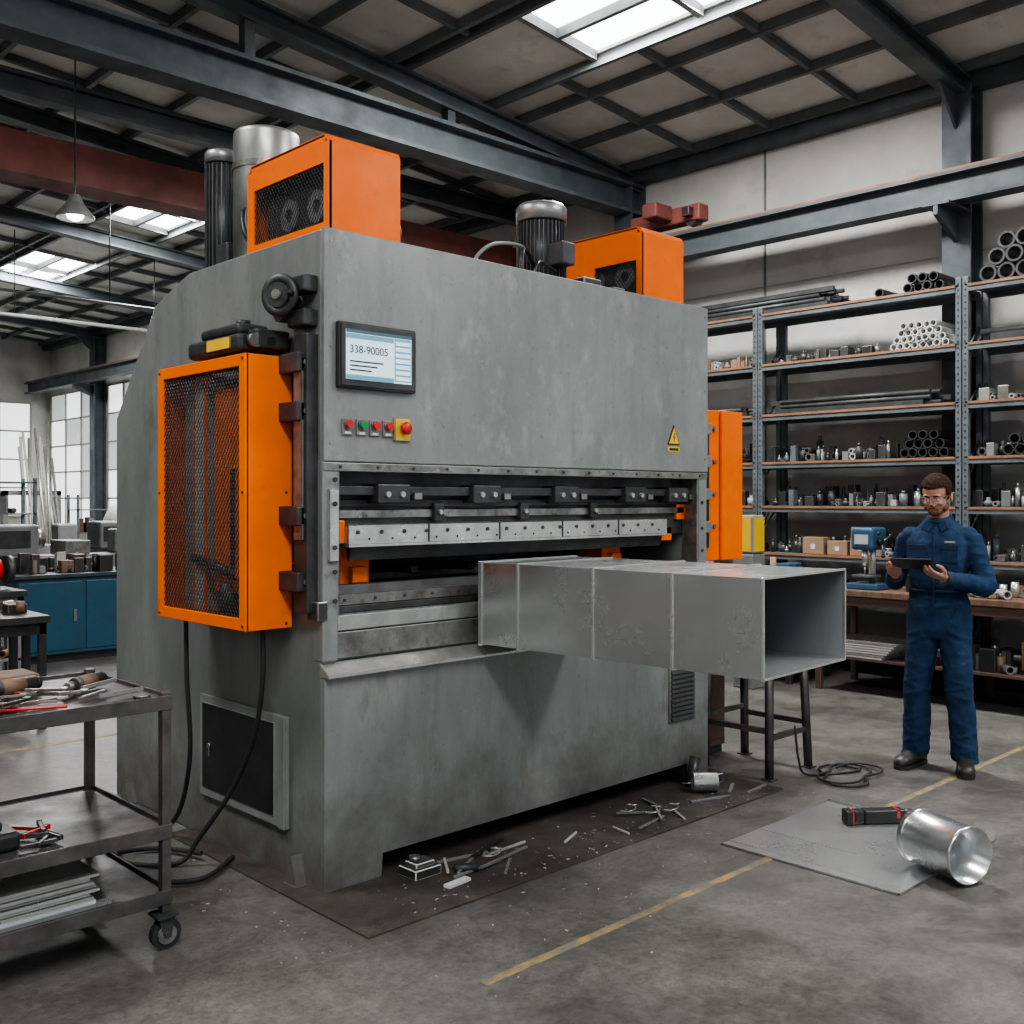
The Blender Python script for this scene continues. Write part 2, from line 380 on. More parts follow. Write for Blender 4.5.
b.cyl((3.4,8.9,4.20),(3.4,8.9,5.95),.007,DARK)
b.lathe((3.4,8.9,4.0),(0,0,1),[(.16,0),(.15,.03),(.07,.13),(.04,.2),(.035,.2),(.06,.125),(.14,.03),(.15,0)],GREY,closed=True)
b.ell((3.4,8.9,4.03),.07,.07,.05,LAMPE); b.done()
b=B('floor_line_marking'); b.box(2.32,9.0,2.538,2.577,0,.0015,LINE); b.box(1.3,9.0,7.0,7.06,0,.0015,LINE); b.done()

# ------------------------------------------------------------------ PRESS BRAKE
PB=empty('press_brake',(3.7,4.5,0))
X0,X1=2.37,5.02
b=B('frame_side_plates')
prof=[(3.6,0.0),(3.6,2.73),(4.76,2.73),(5.14,2.62),(5.62,2.06),(5.62,0.0)]
b.prism(prof,'x',X0,X0+.07,PAINTD,.008); b.prism(prof,'x',X1-.07,X1,PAINTD,.008)
b.box(X0-.003,X0+.075,3.585,3.66,.95,1.78,PAINT,.006)
b.box(X1-.075,X1+.003,3.585,3.66,.95,1.78,PAINT,.006)
for y in (3.75,5.4): b.box(X0-.06,X0,y-.05,y+.05,0,.012,PAINTD); b.prism([(y-.04,.012),(y+.04,.012),(y,.13)],'x',X0-.05,X0-.0,PAINTD)
b.done(parent=PB,origin=True)
b=B('upper_body')
b.box(X0+.07,X1-.07,3.6,4.3,1.745,2.729,PAINT,.006)
b.prism([(4.3,1.745),(4.3,2.729),(4.75,2.729),(5.12,2.6),(5.55,2.06),(5.55,1.745)],'x',X0+.07,X1-.07,PAINT)
b.box(X0-.001,X1+.001,3.575,3.602,1.775,2.735,PAINT,.005)
b.box(X0,X1,3.58,3.602,1.735,1.772,STEEL,.004)
for i in range(14): b.cyl((X0+.08+i*.192,3.581,1.754),(X0+.08+i*.192,3.574,1.754),.006,DARK,seg=8)
for x in (X0+.03,X1-.03):
    for z in (1.85,2.25,2.68): b.cyl((x,3.576,z),(x,3.572,z),.006,STEEL,seg=8)
b.done(parent=PB)
b=B('lower_body')
b.box(X0+.03,X1,3.6,5.5,.11,.875,PAINTD,.006)
b.prism([(X0-.001,0),(2.66,0),(2.66,.11),(4.82,.11),(4.82,0),(X1+.001,0),(X1+.001,.885),(X0-.001,.885)],'y',3.575,3.602,PAINTD,.004)
b.box(X0+.03,2.66,3.6,4.0,0,.12,PAINTD,.004); b.box(4.82,X1,3.6,4.0,0,.12,PAINTD,.004)
b.box(X0+.03,2.66,5.0,5.5,0,.12,PAINTD,.004); b.box(4.82,X1,5.0,5.5,0,.12,PAINTD,.004)
b.box(X0+.04,X1-.04,3.63,4.2,.87,1.13,PAINTD,.004)
b.box(X0+.01,X1-.01,3.60,3.66,1.07,1.135,STEELL,.004)
b.box(X0+.01,X1-.01,3.602,3.64,.955,1.065,STEEL,.004)
b.prism([(3.61,.945),(3.545,.90),(3.545,.885),(3.61,.885)],'x',X0-.002,X1-.0,STEELL,.003)
b.done(parent=PB)
b=B('vent_louvre')
b.box(4.645,4.885,3.567,3.575,.36,.67,PAINTD,.003)
for i in range(11): b.prism([(3.567,.375+i*.026),(3.555,.375+i*.026),(3.567,.395+i*.026)],'x',4.66,4.87,DARK)
b.done(parent=PB)
b=B('ram_and_tooling')
b.box(X0+.07,X1-.07,4.15,5.4,.875,1.75,BLACK)  # black backing block: shade of the throat recess put into colour
b.box(2.46,4.94,3.70,3.85,1.42,1.75,DARK)
b.box(2.45,4.95,3.63,3.72,1.635,1.675,DARK,.004)
b.box(2.45,4.95,3.68,3.74,1.585,1.62,DARK,.004)
b.box(2.47,4.93,3.68,3.75,1.535,1.575,STEEL,.004)
for x in (2.75,3.3,3.85,4.4,4.78):
    b.box(x-.09,x+.09,3.605,3.70,1.60,1.685,DARK,.006); b.cyl((x-.04,3.605,1.64),(x-.04,3.592,1.64),.014,STEELL,seg=6); b.cyl((x+.04,3.605,1.64),(x+.04,3.592,1.64),.014,STEELL,seg=6)
    b.box(x+.12,x+.17,3.62,3.66,1.615,1.65,STEEL,.004)
for x in (3.05,3.6,4.12): b.box(x-.03,x+.03,3.66,3.70,1.52,1.60,DARK,.005); b.cyl((x,3.66,1.56),(x,3.645,1.56),.012,STEELL,seg=6)
b.box(2.53,4.72,3.64,3.70,1.42,1.51,STEELL,.004)
for x in (2.97,3.41,3.85,4.29): b.box(x-.0025,x+.0025,3.636,3.64,1.42,1.51,BLACK)
b.box(2.53,4.72,3.635,3.70,1.413,1.428,STEELL,.002)
x=2.58
while x<4.7:
    b.cyl((x,3.641,1.478),(x,3.634,1.478),.009,DARK,seg=8); b.cyl((x+.06,3.641,1.448),(x+.06,3.637,1.448),.005,BLACK,seg=8); x+=.125
b.prism([(3.66,1.42),(3.70,1.42),(3.685,1.355),(3.678,1.355)],'x',2.56,4.70,DARK)
b.box(2.45,4.93,3.66,3.80,1.135,1.165,DARK,.003)
b.box(2.47,4.92,3.665,3.77,1.165,1.215,STEEL,.004)
b.prism([(3.69,1.215),(3.75,1.215),(3.75,1.25),(3.725,1.235),(3.70,1.25)],'x',2.5,4.90,DARK)
x=2.53
while x<4.9: b.cyl((x,3.666,1.19),(x,3.66,1.19),.007,DARK,seg=8); x+=.16
b.done(parent=PB)
b=B('orange_clamps')
for x in (2.68,4.42):
    b.box(x-.08,x+.08,3.80,3.98,1.22,1.42,ORANGE,.01); b.box(x-.11,x+.11,3.78,3.94,1.36,1.43,ORANGE,.008); b.box(x-.04,x+.04,3.76,3.80,1.25,1.32,ORANGED,.005)
b.box(2.45,2.53,3.66,3.72,1.43,1.53,ORANGE,.006); b.box(4.86,4.945,3.68,3.74,1.50,1.61,ORANGE,.006); b.box(4.74,4.84,3.70,3.78,1.38,1.46,ORANGE,.006)
b.done(parent=PB)
b=B('back_gauge_bars')
for x in (3.0,3.35,4.2): b.box(x-.02,x+.02,3.78,4.15,1.275,1.31,DARK,.004)
b.box(2.6,4.8,3.99,4.04,1.24,1.27,STEEL)
b.done(parent=PB)
b=B('throat_columns')
b.box(X0+.005,X0+.085,3.59,3.70,1.135,1.74,STEEL,.005); b.box(X1-.085,X1-.005,3.59,3.70,1.135,1.74,STEEL,.005)
b.box(X0+.02,X0+.07,3.57,3.6,1.36,1.66,STEELL,.005)
for z in (1.2,1.32,1.42,1.6,1.7): b.cyl((X0+.045,3.572,z),(X0+.045,3.56,z),.01,DARK,seg=6)
for z in (1.2,1.32,1.45,1.6): b.cyl((X1-.045,3.592,z),(X1-.045,3.58,z),.01,DARK,seg=6)
b.box(X0-.03,X0+.02,3.58,3.66,1.12,1.20,DARK,.005)
b.done(parent=PB)
b=B('side_guide_rail')
b.box(2.315,2.369,3.62,3.72,1.15,2.30,DARK,.005); b.box(2.30,2.316,3.64,3.70,1.45,2.2,STEEL,.003)
for z in (1.28,1.55,1.98,2.18):
    b.box(2.28,2.369,3.64,3.80,z-.04,z+.04,DARK,.006); b.cyl((2.32,3.64,z),(2.32,3.63,z),.014,STEEL,seg=6)
for z in (2.36,2.5): b.box(2.30,2.369,3.62,3.75,z-.03,z+.04,DARK,.008)
b.done(parent=PB)
b=B('handwheel')
c=V((2.27,3.74,2.46)); q=V((-1,-.4,0)).to_track_quat('Z','Y')
b.lathe(c,(-1,-.4,0),[(.085,0),(.09,.012),(.085,.024),(.05,.024),(.05,0)],DARK,closed=True,smooth=True)
b.cyl(c,c+V((-.9,-.36,0))*.03,.052,DARK); b.cyl(c,c+V((-.9,-.36,0))*.045,.02,STEEL)
b.cyl(c+q@V((.07,0,.02)),c+q@V((.07,0,.07)),.012,BLACK)
b.cyl(c,(2.37,3.78,2.46),.022,STEEL); b.cyl((2.37,3.80,2.40),(2.29,3.80,2.40),.04,DARK)
b.done(parent=PB)
b=B('drive_unit')
b.box(2.14,2.33,3.86,4.32,2.235,2.31,DARK,.02,seg=3); b.box(2.16,2.31,3.90,4.24,2.31,2.36,DARK,.02,seg=3)
b.box(2.136,2.142,3.93,4.13,2.25,2.30,YELLOW,.002); b.box(2.20,2.36,3.82,3.9,2.25,2.33,DARK,.01)
b.cyl((2.20,3.85,2.28),(2.20,3.82,2.28),.03,STEEL); b.cyl((2.27,3.85,2.28),(2.27,3.82,2.28),.022,STEEL)
b.cyl((2.24,4.0,2.36),(2.24,4.0,2.385),.03,DARK); b.cyl((2.24,4.15,2.36),(2.24,4.15,2.375),.02,DARK)
b.box(2.33,2.372,3.9,4.25,2.24,2.34,DARK,.004)
b.done(parent=PB)
def guard(name,x0,x1,y0,y1,z0,z1,fr=.05,pitch=.024):
    b=B(name)
    t=.012
    b.box(x0,x1,y0,y0+t,z0,z1,ORANGE,.003)
    b.box(x0,x1,y1-t,y1,z0,z1,ORANGE,.003)
    b.box(x0,x1,y0+t,y1-t,z1-t,z1,ORANGE,.003)
    b.box(x0,x1,y0+t,y1-t,z0,z0+t,ORANGE,.003)
    for (a,c,e,f) in ((y0,y0+fr,z0,z1),(y1-fr,y1,z0,z1),(y0+fr,y1-fr,z0,z0+fr),(y0+fr,y1-fr,z1-fr,z1)):
        b.box(x0-.006,x0+.012,a,c,e,f,ORANGE,.003)
    for z in (z0+.02,(z0+z1)/2,z1-.02):
        for y in (y0+.02,y1-.02): b.cyl((x0-.006,y,z),(x0-.010,y,z),.006,DARK,seg=8)
        b.cyl((x1-.03,y0,z),(x1-.03,y0-.003,z),.006,DARK,seg=8)
    mesh_wires(b,(x0+.004,y0+fr,z0+fr),(0,1,0),(0,0,1),y1-y0-2*fr,z1-z0-2*fr,pitch,1.3,.0022,DARK)
    return b
b=guard('side_guard',2.13,2.345,3.78,4.575,1.08,2.215)
b.box(2.31,2.34,3.85,4.5,1.15,2.15,PAINTD)
b.box(2.185,2.31,3.86,4.16,1.22,2.10,ORANGED,.012)
b.box(2.155,2.185,3.90,3.97,1.28,1.76,DARK,.012)
b.box(2.175,2.28,4.22,4.32,1.12,2.17,LGREY,.01)
b.box(2.20,2.28,4.37,4.46,1.12,2.17,GREY,.01)
b.cyl((2.20,4.04,1.10),(2.20,4.04,1.26),.045,DARK); b.cyl((2.165,3.92,1.30),(2.165,4.3,1.36),.02,DARK)
for z in (1.3,1.55,1.98): b.box(2.343,2.372,3.80,3.9,z-.05,z+.05,DARK,.004)
b.done(parent=PB)
def topguard(name,x0,x1,y0,y1,z1,wy0,wy1,wz0,wz1):
    b=B(name); z0=2.73; t=.012; r=.035
    pr=[(y0,z0),(y0,z1-r),(y0+r*.3,z1-r*.3),(y0+r,z1),(y1-r,z1),(y1,z1-r),(y1,z0)]
    b.prism(pr,'x',x1-t,x1,ORANGE)
    b.box(x0,x1-t,y0,y0+t,z0,z1-r,ORANGE); b.box(x0,x1-t,y1-t,y1,z0,z1-r,ORANGE)
    b.prism([(y0,z1-r),(y0+r*.3,z1-r*.3),(y0+r,z1),(y1-r,z1),(y1,z1-r),(y1-t,z1-r),(y1-r,z1-t),(y0+r,z1-t),(y0+t,z1-r)],'x',x0,x1-t,ORANGE)
    for (a,c,e,f) in ((y0,wy0,z0,z1-r),(wy1,y1,z0,z1-r),(wy0,wy1,z0,wz0),(wy0,wy1,wz1,z1-r*.7)): b.box(x0-.002,x0+t,a,c,e,f,ORANGE)
    b.box(x0,x0+t,y0+r,y1-r,z1-r,z1-.004,ORANGE)
    mesh_wires(b,(x0+.004,wy0,wz0),(0,1,0),(0,0,1),wy1-wy0,wz1-wz0,.022,1.3,.002,DARK)
    b.box(x0+.05,x1-.05,y0+.08,y1-.1,z0,z1-.12,DARK)
    for y in (y0+.16,y0+.38):
        b.lathe((x0+.04,min(y,y1-.1),z0+.15),(1,0,0),[(.07,0),(.07,.03),(.03,.03),(.03,0)],GREY,closed=True)
    return b
topguard('top_guard',2.43,2.80,3.63,4.30,3.15,3.67,4.24,2.78,3.03).done(parent=PB)
topguard('top_guard_right',4.48,4.855,3.63,4.20,3.135,3.67,3.98,2.76,2.95).done(parent=PB)
def motor(name,c,r,z0,z1,capm,fins=True,cap=.1,seg=36):
    b=B(name); x,y=c
    b.cyl((x,y,z0),(x,y,z0+.03),r*1.15,DARK,seg=seg)
    b.cyl((x,y,z0+.03),(x,y,z1-cap),r*.9,FIN,seg=seg)
    if fins:
        for k in range(seg):
            a=2*math.pi*k/seg; M=Matrix.Translation((x,y,0))@Matrix.Rotation(a,4,'Z')
            b.box(r*.86,r*1.0,-.003,.003,z0+.05,z1-cap-.01,FIN,M=M)
    b.lathe((x,y,z1-cap),(0,0,1),[(r*1.02,0),(r*1.02,cap*.75),(r*.9,cap*.95),(r*.5,cap),(0.001,cap)],capm,seg=seg,smooth=True)
    b.cyl((x,y,z1),(x,y,z1+.006),r*.3,DARK)
    b.box(x-.07,x+.03,y-r-.09,y-r+.02,z0+.12,z0+.24,FIN,.01)
    return b
motor('drive_motor',(3.99,3.93),.135,2.73,3.21,ALU).done(parent=PB)
motor('hydraulic_motor',(2.66,4.97),.088,2.69,3.44,ALU,seg=24,cap=.07).done(parent=PB)
b=B('hydraulic_accumulator')
b.lathe((2.74,4.66,2.73),(0,0,1),[(.165,0),(.165,.72),(.162,.735),(.155,.74),(.001,.745)],ALU,smooth=True,seg=40)
b.lathe((2.74,4.66,3.27),(0,0,1),[(.171,0),(.171,.03),(.163,.03),(.163,0)],STEEL,closed=True,seg=40)
b.tube(catmull([(2.6,4.36,2.75),(2.5,4.42,2.86),(2.52,4.5,3.0),(2.60,4.55,3.05)]),.015,BLACK); b.done(parent=PB)
b=B('hydraulic_hoses')
b.tube(catmull([(3.35,3.75,2.73),(3.36,3.75,2.80),(3.5,3.78,2.89),(3.7,3.8,2.92),(3.82,3.86,2.90)]),.010,GREY)
b.tube(catmull([(2.86,3.72,2.73),(2.86,3.72,2.84),(2.85,3.8,2.90),(2.80,3.9,2.88)]),.012,BLACK)
b.tube(catmull([(3.62,3.7,2.73),(3.63,3.71,2.84),(3.72,3.78,2.90),(3.86,3.86,2.86)]),.012,BLACK)
b.tube(catmull([(3.7,3.7,2.73),(3.72,3.7,2.80),(3.8,3.74,2.84),(3.95,3.78,2.82)]),.010,BLACK)
b.box(4.06,4.20,3.68,3.80,2.73,2.80,DARK,.01); b.box(4.3,4.4,3.68,3.8,2.73,2.78,DARK,.01)
b.done(parent=PB)
b=B('side_guard_right')
b.box(5.40,5.625,3.74,3.76,1.24,2.17,ORANGE,.004); b.box(5.10,5.40,3.76,3.775,1.24,2.17,ORANGE,.004)
b.box(5.19,5.28,3.750,3.76,1.32,2.08,BLACK); b.box(5.05,5.10,3.70,3.78,1.28,2.18,ORANGE,.006)
b.box(5.04,5.625,4.4,4.42,1.24,2.17,ORANGE,.004); b.box(5.04,5.625,3.775,4.4,2.15,2.17,ORANGE); b.box(5.04,5.625,3.775,4.4,1.24,1.26,ORANGE); b.box(5.605,5.625,3.76,4.4,1.26,2.15,ORANGE)
for z in (1.45,1.65,1.85,2.05): b.box(5.20,5.27,3.72,3.752,z-.035,z+.035,GREY,.005); b.cyl((5.34,3.76,z),(5.34,3.745,z),.014,STEEL,seg=8)
b.box(5.03,5.14,3.76,3.9,2.2,2.32,DARK,.01); b.box(5.02,5.05,3.8,4.2,1.3,1.5,DARK)
b.done(parent=PB)
b=B('rear_service_box'); b.box(5.025,5.58,3.84,4.4,.05,.90,MAROON,.01); b.box(5.3,5.55,3.83,3.84,.1,.85,MAROON,.003); b.box(5.03,5.57,3.86,4.4,0,.05,DARK); b.done(parent=PB)
b=B('side_hatch')
b.box(X0-.02,X0,3.84,4.61,.21,.69,PAINT,.004); b.box(X0-.024,X0-.018,3.93,4.58,.25,.655,BLACK,.003)
b.box(X0-.03,X0-.02,3.84,3.89,.21,.69,PAINT,.003)
b.cyl((X0-.024,4.50,.46),(X0-.035,4.50,.46),.012,STEEL); b.box(X0-.033,X0-.028,4.495,4.505,.41,.46,STEEL)
b.done(parent=PB)
b=B('control_display')
b.box(2.420,2.825,3.548,3.576,2.078,2.354,BLACK,.008); b.box(2.430,2.816,3.543,3.550,2.087,2.345,DARK,.004)
b.box(2.452,2.792,3.540,3.544,2.115,2.322,SCREEN)
b.box(2.70,2.788,3.538,3.5405,2.122,2.305,SCRP)
for i in range(7): b.box(2.705,2.783,3.537,3.5385,2.127+i*.025,2.144+i*.025,SCREEN)
b.box(2.452,2.792,3.538,3.5405,2.308,2.322,SCRD); b.box(2.452,2.695,3.538,3.5405,2.115,2.135,SCRP); b.box(2.452,2.695,3.538,3.5405,2.285,2.305,SCRP)
for i in range(3): b.box(2.47,2.58+.03*i,3.538,3.5405,2.152+i*.018,2.158+i*.018,TXT)
b.done(parent=PB)
def text(name,s,size,loc,m):
    cu=bpy.data.curves.new(name,'FONT'); cu.body=s; cu.size=size; cu.extrude=.0006
    o=bpy.data.objects.new(name,cu); o.rotation_euler=(math.pi/2,0,0); cu.materials.append(m)
    scene.collection.objects.link(o); o.parent=PB; o.location=V(loc)-PB.location
text('display_digits','338-90005',.046,(2.466,3.537,2.226),TXT)
b=B('control_buttons')
for x,m in ((2.477,RED),(2.548,GREEN),(2.616,RED),(2.685,RED)):
    b.box(x-.025,x+.025,3.565,3.577,1.885,1.955,GREY,.003); b.cyl((x,3.567,1.93),(x,3.545,1.93),.017,m); b.cyl((x,3.566,1.93),(x,3.558,1.93),.022,STEEL)
    b.box(x-.015,x+.015,3.562,3.566,1.89,1.90,WHITE)
x=2.762; b.box(x-.043,x+.043,3.56,3.577,1.870,1.970,YELLOW,.004); b.cyl((x,3.56,1.925),(x,3.54,1.925),.014,RED); b.lathe((x,3.545,1.925),(0,-1,0),[(.026,0),(.028,.012),(.02,.02),(.001,.022)],RED,smooth=True)
b.done(parent=PB)
b=B('warning_label')
x,z=4.69,1.975
b.prism([(x-.055,z-.05),(x+.055,z-.05),(x,z+.062)],'y',3.571,3.5755,BLACK); b.prism([(x-.044,z-.043),(x+.044,z-.043),(x,z+.046)],'y',3.569,3.572,YELLOW)
b.prism([(x-.004,z-.035),(x+.007,z-.004),(x-.001,z-.005),(x+.004,z+.025),(x-.009,z-.010),(x-.001,z-.009)],'y',3.567,3.570,BLACK)
b.box(x-.05,x+.05,3.571,3.5755,z-.09,z-.06,YELLOW); b.box(x-.04,x+.04,3.569,3.572,z-.083,z-.068,BLACK); b.done(parent=PB)
b=B('power_cables')
b.tube(catmull([(2.2,4.45,1.09),(2.2,4.44,.8),(2.22,4.45,.45),(2.24,4.6,.15),(2.2,4.75,.02),(2.0,4.7,.02),(1.85,4.3,.02),(2.05,4.05,.02),(2.3,4.2,.02)],10),.011,RUBBER)
b.tube(catmull([(2.24,3.84,1.09),(2.25,3.86,.85),(2.26,3.95,.6),(2.24,4.1,.35),(2.16,4.25,.12),(2.1,4.3,.02),(1.95,4.4,.02),(1.9,4.6,.02),(2.1,4.55,.02),(2.2,4.3,.035)],10),.011,RUBBER)
b.done(parent=PB)

b=B('steel_floor_plate'); b.box(2.25,5.08,3.11,4.75,.0,.009,MAT,.002); b.done()
# ------------------------------------------------------------------ rectangular duct
org=V((3.175,3.53,0)); ang=math.radians(4.0)
M=Matrix.Translation(org)@Matrix.Rotation(ang,4,'Z')
b=B('rectangular_sheet_metal_duct')
Lg=1.445; W=.69; za,zb=.956,1.329; t=.003
for (x0,x1,z0,z1) in ((0,t,za,zb),(W-t,W,za,zb),(t,W-t,za,za+t),(t,W-t,zb-t,zb)):
    b.box(x0,x1,-Lg,-.0,z0,z1,GALV,M=M)
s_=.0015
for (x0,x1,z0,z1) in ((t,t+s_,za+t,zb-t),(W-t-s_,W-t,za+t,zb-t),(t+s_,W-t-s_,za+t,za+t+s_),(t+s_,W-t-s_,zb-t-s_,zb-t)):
    b.box(x0,x1,-Lg+.01,-.01,z0,z1,GALVIN,M=M)  # liner carries the inside shade in its colour
for yy,w in ((-.012,.024),(-.24,.012),(-.66,.012),(-1.05,.012)):
    e=.006
    for (x0,x1,z0,z1) in ((-e,0,za-e,zb+e),(W,W+e,za-e,zb+e),(0,W,za-e,za),(0,W,zb,zb+e)):
        b.box(x0,x1,yy-w/2,yy+w/2,z0,z1,STEELL,.002,M=M)
for (x0,x1,z0,z1) in ((-.004,.006,za-.004,zb+.004),(W-.006,W+.004,za-.004,zb+.004),(0,W,za-.004,za+.006),(0,W,zb-.006,zb+.004)):
    b.box(x0,x1,-Lg-.003,-Lg+.008,z0,z1,STEELL,.002,M=M)
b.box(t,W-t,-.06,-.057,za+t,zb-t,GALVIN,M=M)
b.done()
def trestle(name,x0,x1,y0,y1,h,m):
    b=B(name)
    b.box(x0,x1,y0,y0+.04,h-.05,h,m,.003); b.box(x0,x1,y1-.04,y1,h-.05,h,m,.003)
    b.box(x0,x0+.04,y0,y1,h-.05,h,m,.003); b.box(x1-.04,x1,y0,y1,h-.05,h,m,.003)
    for x,sx in ((x0+.02,-.03),(x1-.02,.04)):
        for y,sy in ((y0+.02,-.02),(y1-.02,.02)):
            b.tube([(x,y,h-.02),(x+sx,y+sy,0)],.026,m,seg=4); b.box(x+sx-.035,x+sx+.035,y+sy-.035,y+sy+.035,0,.008,m)
    b.box(x0-.01,x1+.01,y0,y0+.025,.22,.25,m); b.box(x0,x1,y1-.02,y1,.3,.33,m); b.box(x0-.01,x0+.015,y0,y1,.26,.29,m); b.box(x1-.005,x1+.02,y0,y1,.26,.29,m)
    b.box(x0-.02,x1+.02,y0-.02,y1+.02,h,h+.015,STEEL,.003)
    return b
trestle('steel_trestle',5.20,5.60,3.27,3.72,.82,CARTM).done()

# ------------------------------------------------------------------ floor items
b=B('sheet_metal_blank')
b.box(4.06,5.05,1.95,2.82,.0015,.004,GALVF); b.box(4.13,4.136,1.95,2.82,.004,.0065,STEELL)
b.box(4.38,4.84,2.46,2.464,.004,.0055,GREY); b.box(4.38,4.384,2.3,2.82,.004,.0055,GREY); b.box(4.06,5.05,1.95,1.956,.004,.010,STEELL); b.box(4.06,4.064,1.95,2.82,.004,.010,STEELL)
b.box(5.046,5.05,1.95,2.82,.004,.02,STEELL); b.done()
b=B('round_duct_section')
a0=V((4.47,2.065,.133)); d=V((-.36,-.93,0)).normalized()
b.lathe(a0,d,[(.118,0),(.118,.02),(.121,.025),(.118,.03),(.118,.28),(.121,.285),(.121,.3),(.117,.3),(.116,.02),(.116,0)],GALV,seg=64,closed=True,smooth=False)
o=b.done()
for p in o.data.polygons: p.use_smooth=abs(p.normal.dot(d))<.3
b=B('cordless_drill')
M=Matrix.Translation((4.93,2.43,.0405))@Matrix.Rotation(math.radians(-38),4,'Z')
b.box(-.13,.08,-.034,.034,-.034,.034,BLACK,.012,M=M,seg=3)
b.cyl(M@V((.08,0,0)),M@V((.13,0,0)),.028,DARK); b.cyl(M@V((.13,0,0)),M@V((.17,0,0)),.02,STEEL,r2=.012)
b.box(-.18,-.13,-.030,.030,-.030,.032,BLACK,.008,M=M); b.box(-.225,-.18,-.035,.035,-.034,.034,BLACK,.008,M=M); b.box(-.195,-.185,-.036,.036,-.0345,.0355,RED,.002,M=M); b.box(.03,.055,-.035,.035,-.01,.0355,RED,.005,M=M)
b.done()
b=B('extension_cable')
pts=[]
for k in range(34):
    a=k*.42; r=.16+.07*math.sin(k*.9); pts.append((5.55+r*1.1*math.cos(a)+k*.002,3.0+r*1.1*math.sin(a),.010+.0004*k))
b.tube(catmull([(5.35,3.2,.3),(5.36,3.18,.1),(5.42,3.15,.012)]+pts,4),.007,RUBBER,seg=6)
b.done()
b=B('metal_offcuts')
def strip_(x,y,l,w,a,m,z=.009,h=.006,tz=0):
    M=Matrix.Translation((x,y,z+h/2+.001+abs(math.sin(tz))*l/2))@Matrix.Rotation(a,4,'Z')@Matrix.Rotation(tz,4,'Y'); b.box(-l/2,l/2,-w/2,w/2,-h/2,h/2,m,M=M)
strip_(2.83,3.28,.13,.035,.1,WHITE,h=.012)
for (x,y,l,w,a,m,tz) in ((3.02,3.42,.32,.013,.55,STEELL,.04),(3.18,3.36,.36,.012,.22,STEELL,.03),(3.05,3.50,.26,.015,-.2,GREY,0),(2.92,3.46,.20,.012,.95,LGREY,.05),(3.28,3.45,.24,.010,.05,LGREY,0),(3.12,3.28,.18,.010,.7,STEELL,0),(3.0,3.34,.3,.012,.1,GREY,.02),(3.2,3.5,.3,.018,.35,DARK,.03),
        (4.2,3.3,.26,.010,.8,LGREY,.04),(4.05,3.22,.26,.010,.2,STEELL,.03),(4.3,3.42,.2,.014,1.2,GREY,.05),(3.6,3.35,.16,.008,.4,LGREY,0),(4.12,3.36,.24,.009,-.5,STEELL,.05),(4.25,3.2,.15,.012,1.0,LGREY,0),
        (4.6,3.26,.26,.018,-.3,GREY,0),(4.85,3.3,.2,.02,.5,GREY,0),(4.95,3.2,.22,.012,.1,STEELL,0),(3.85,3.25,.12,.008,1.4,LGREY,0)):
    strip_(x,y,l,w,a,m,tz=tz,h=.009)
for cx,cy in ((4.12,3.3),(4.22,3.26),(4.05,3.4),(4.7,3.5),(3.1,3.4)):
    b.tube([(cx+.035*math.cos(k*.7)+.006*k,cy+.03*math.sin(k*.7),.02+.0025*k) for k in range(16)],.003,STEELL,seg=5)
b.box(2.72,2.86,3.42,3.54,.01,.05,DARK,.004); b.box(2.74,2.84,3.44,3.52,.05,.07,STEEL,.004); b.cyl((2.77,3.49,.07),(2.77,3.49,.09),.025,STEEL); b.cyl((2.90,3.38,.03),(2.99,3.33,.03),.018,DARK)
b.hollow((4.66,3.42,.062),(4.76,3.33,.062),.052,.006,STEELL); b.cyl((4.74,3.5,.01),(4.82,3.52,.15),.03,DARK)
b.box(4.86,4.95,3.42,3.5,.01,.06,DARK,.004)
for k in range(130):
    x=random.uniform(2.5,5.0);y=3.12+abs(random.gauss(0,.18)); y=min(y,3.54)
    strip_(x,y,random.uniform(.006,.022),random.uniform(.002,.006),random.uniform(0,3),random.choice((STEELL,LGREY,GREY)),h=.003)
b.done()
b=B('metal_shavings')
for k in range(110):
    x=random.choice((random.uniform(2.0,5.2),random.gauss(2.08,.10))); y=random.gauss(2.95,.2)
    if x<2.22: y=random.uniform(3.1,4.6)
    elif y>3.09: y=random.uniform(2.5,3.08)
    if 4.0<x and y<2.87: continue
    strip_(x,y,random.uniform(.005,.014),random.uniform(.002,.005),random.uniform(0,3),random.choice((STEELL,LGREY,GREY)),z=-.001,h=.003)
b.done()

# ------------------------------------------------------------------ tool cart
b=B('tool_cart')
cx0,cx1,cy0,cy1=.45,1.70,3.55,4.27
for x in (cx0,cx1-.035):
    for y in (cy0,cy1-.035): b.box(x,x+.035,y,y+.035,.13,.925,CARTM,.003)
for z in (.90,.435,.20):
    b.box(cx0,cx1,cy0,cy1,z-.008,z,CARTM)
    for (a,c,e,f) in ((cx0,cx1,cy0-.004,cy0+.006),(cx0,cx1,cy1-.006,cy1+.004),(cx0-.004,cx0+.006,cy0,cy1),(cx1-.006,cx1+.004,cy0,cy1)): b.box(a,c,e,f,z-.04,z+.012,CARTM,.002)
for x in (cx0+.05,cx1-.02):
    for y in (cy0+.0,cy1-.03):
        b.box(x-.045,x+.035,y-.03,y+.05,.12,.13,DARK)
        b.lathe((x,y-.005,.055),(0,1,0),[(.055,0),(.055,.028),(.02,.028),(.02,0)],RUBBER,closed=True); b.cyl((x,y-.012,.055),(x,y+.03,.055),.035,STEEL,seg=16); b.cyl((x,y-.018,.055),(x,y+.036,.055),.01,DARK,seg=8)
        b.prism([(x-.035,.12),(x+.03,.12),(x+.012,.045),(x-.012,.045)],'y',y-.014,y-.010,DARK); b.prism([(x-.035,.12),(x+.03,.12),(x+.012,.045),(x-.012,.045)],'y',y+.028,y+.032,DARK)
b.done()
b=B('hand_tools')
z=.902
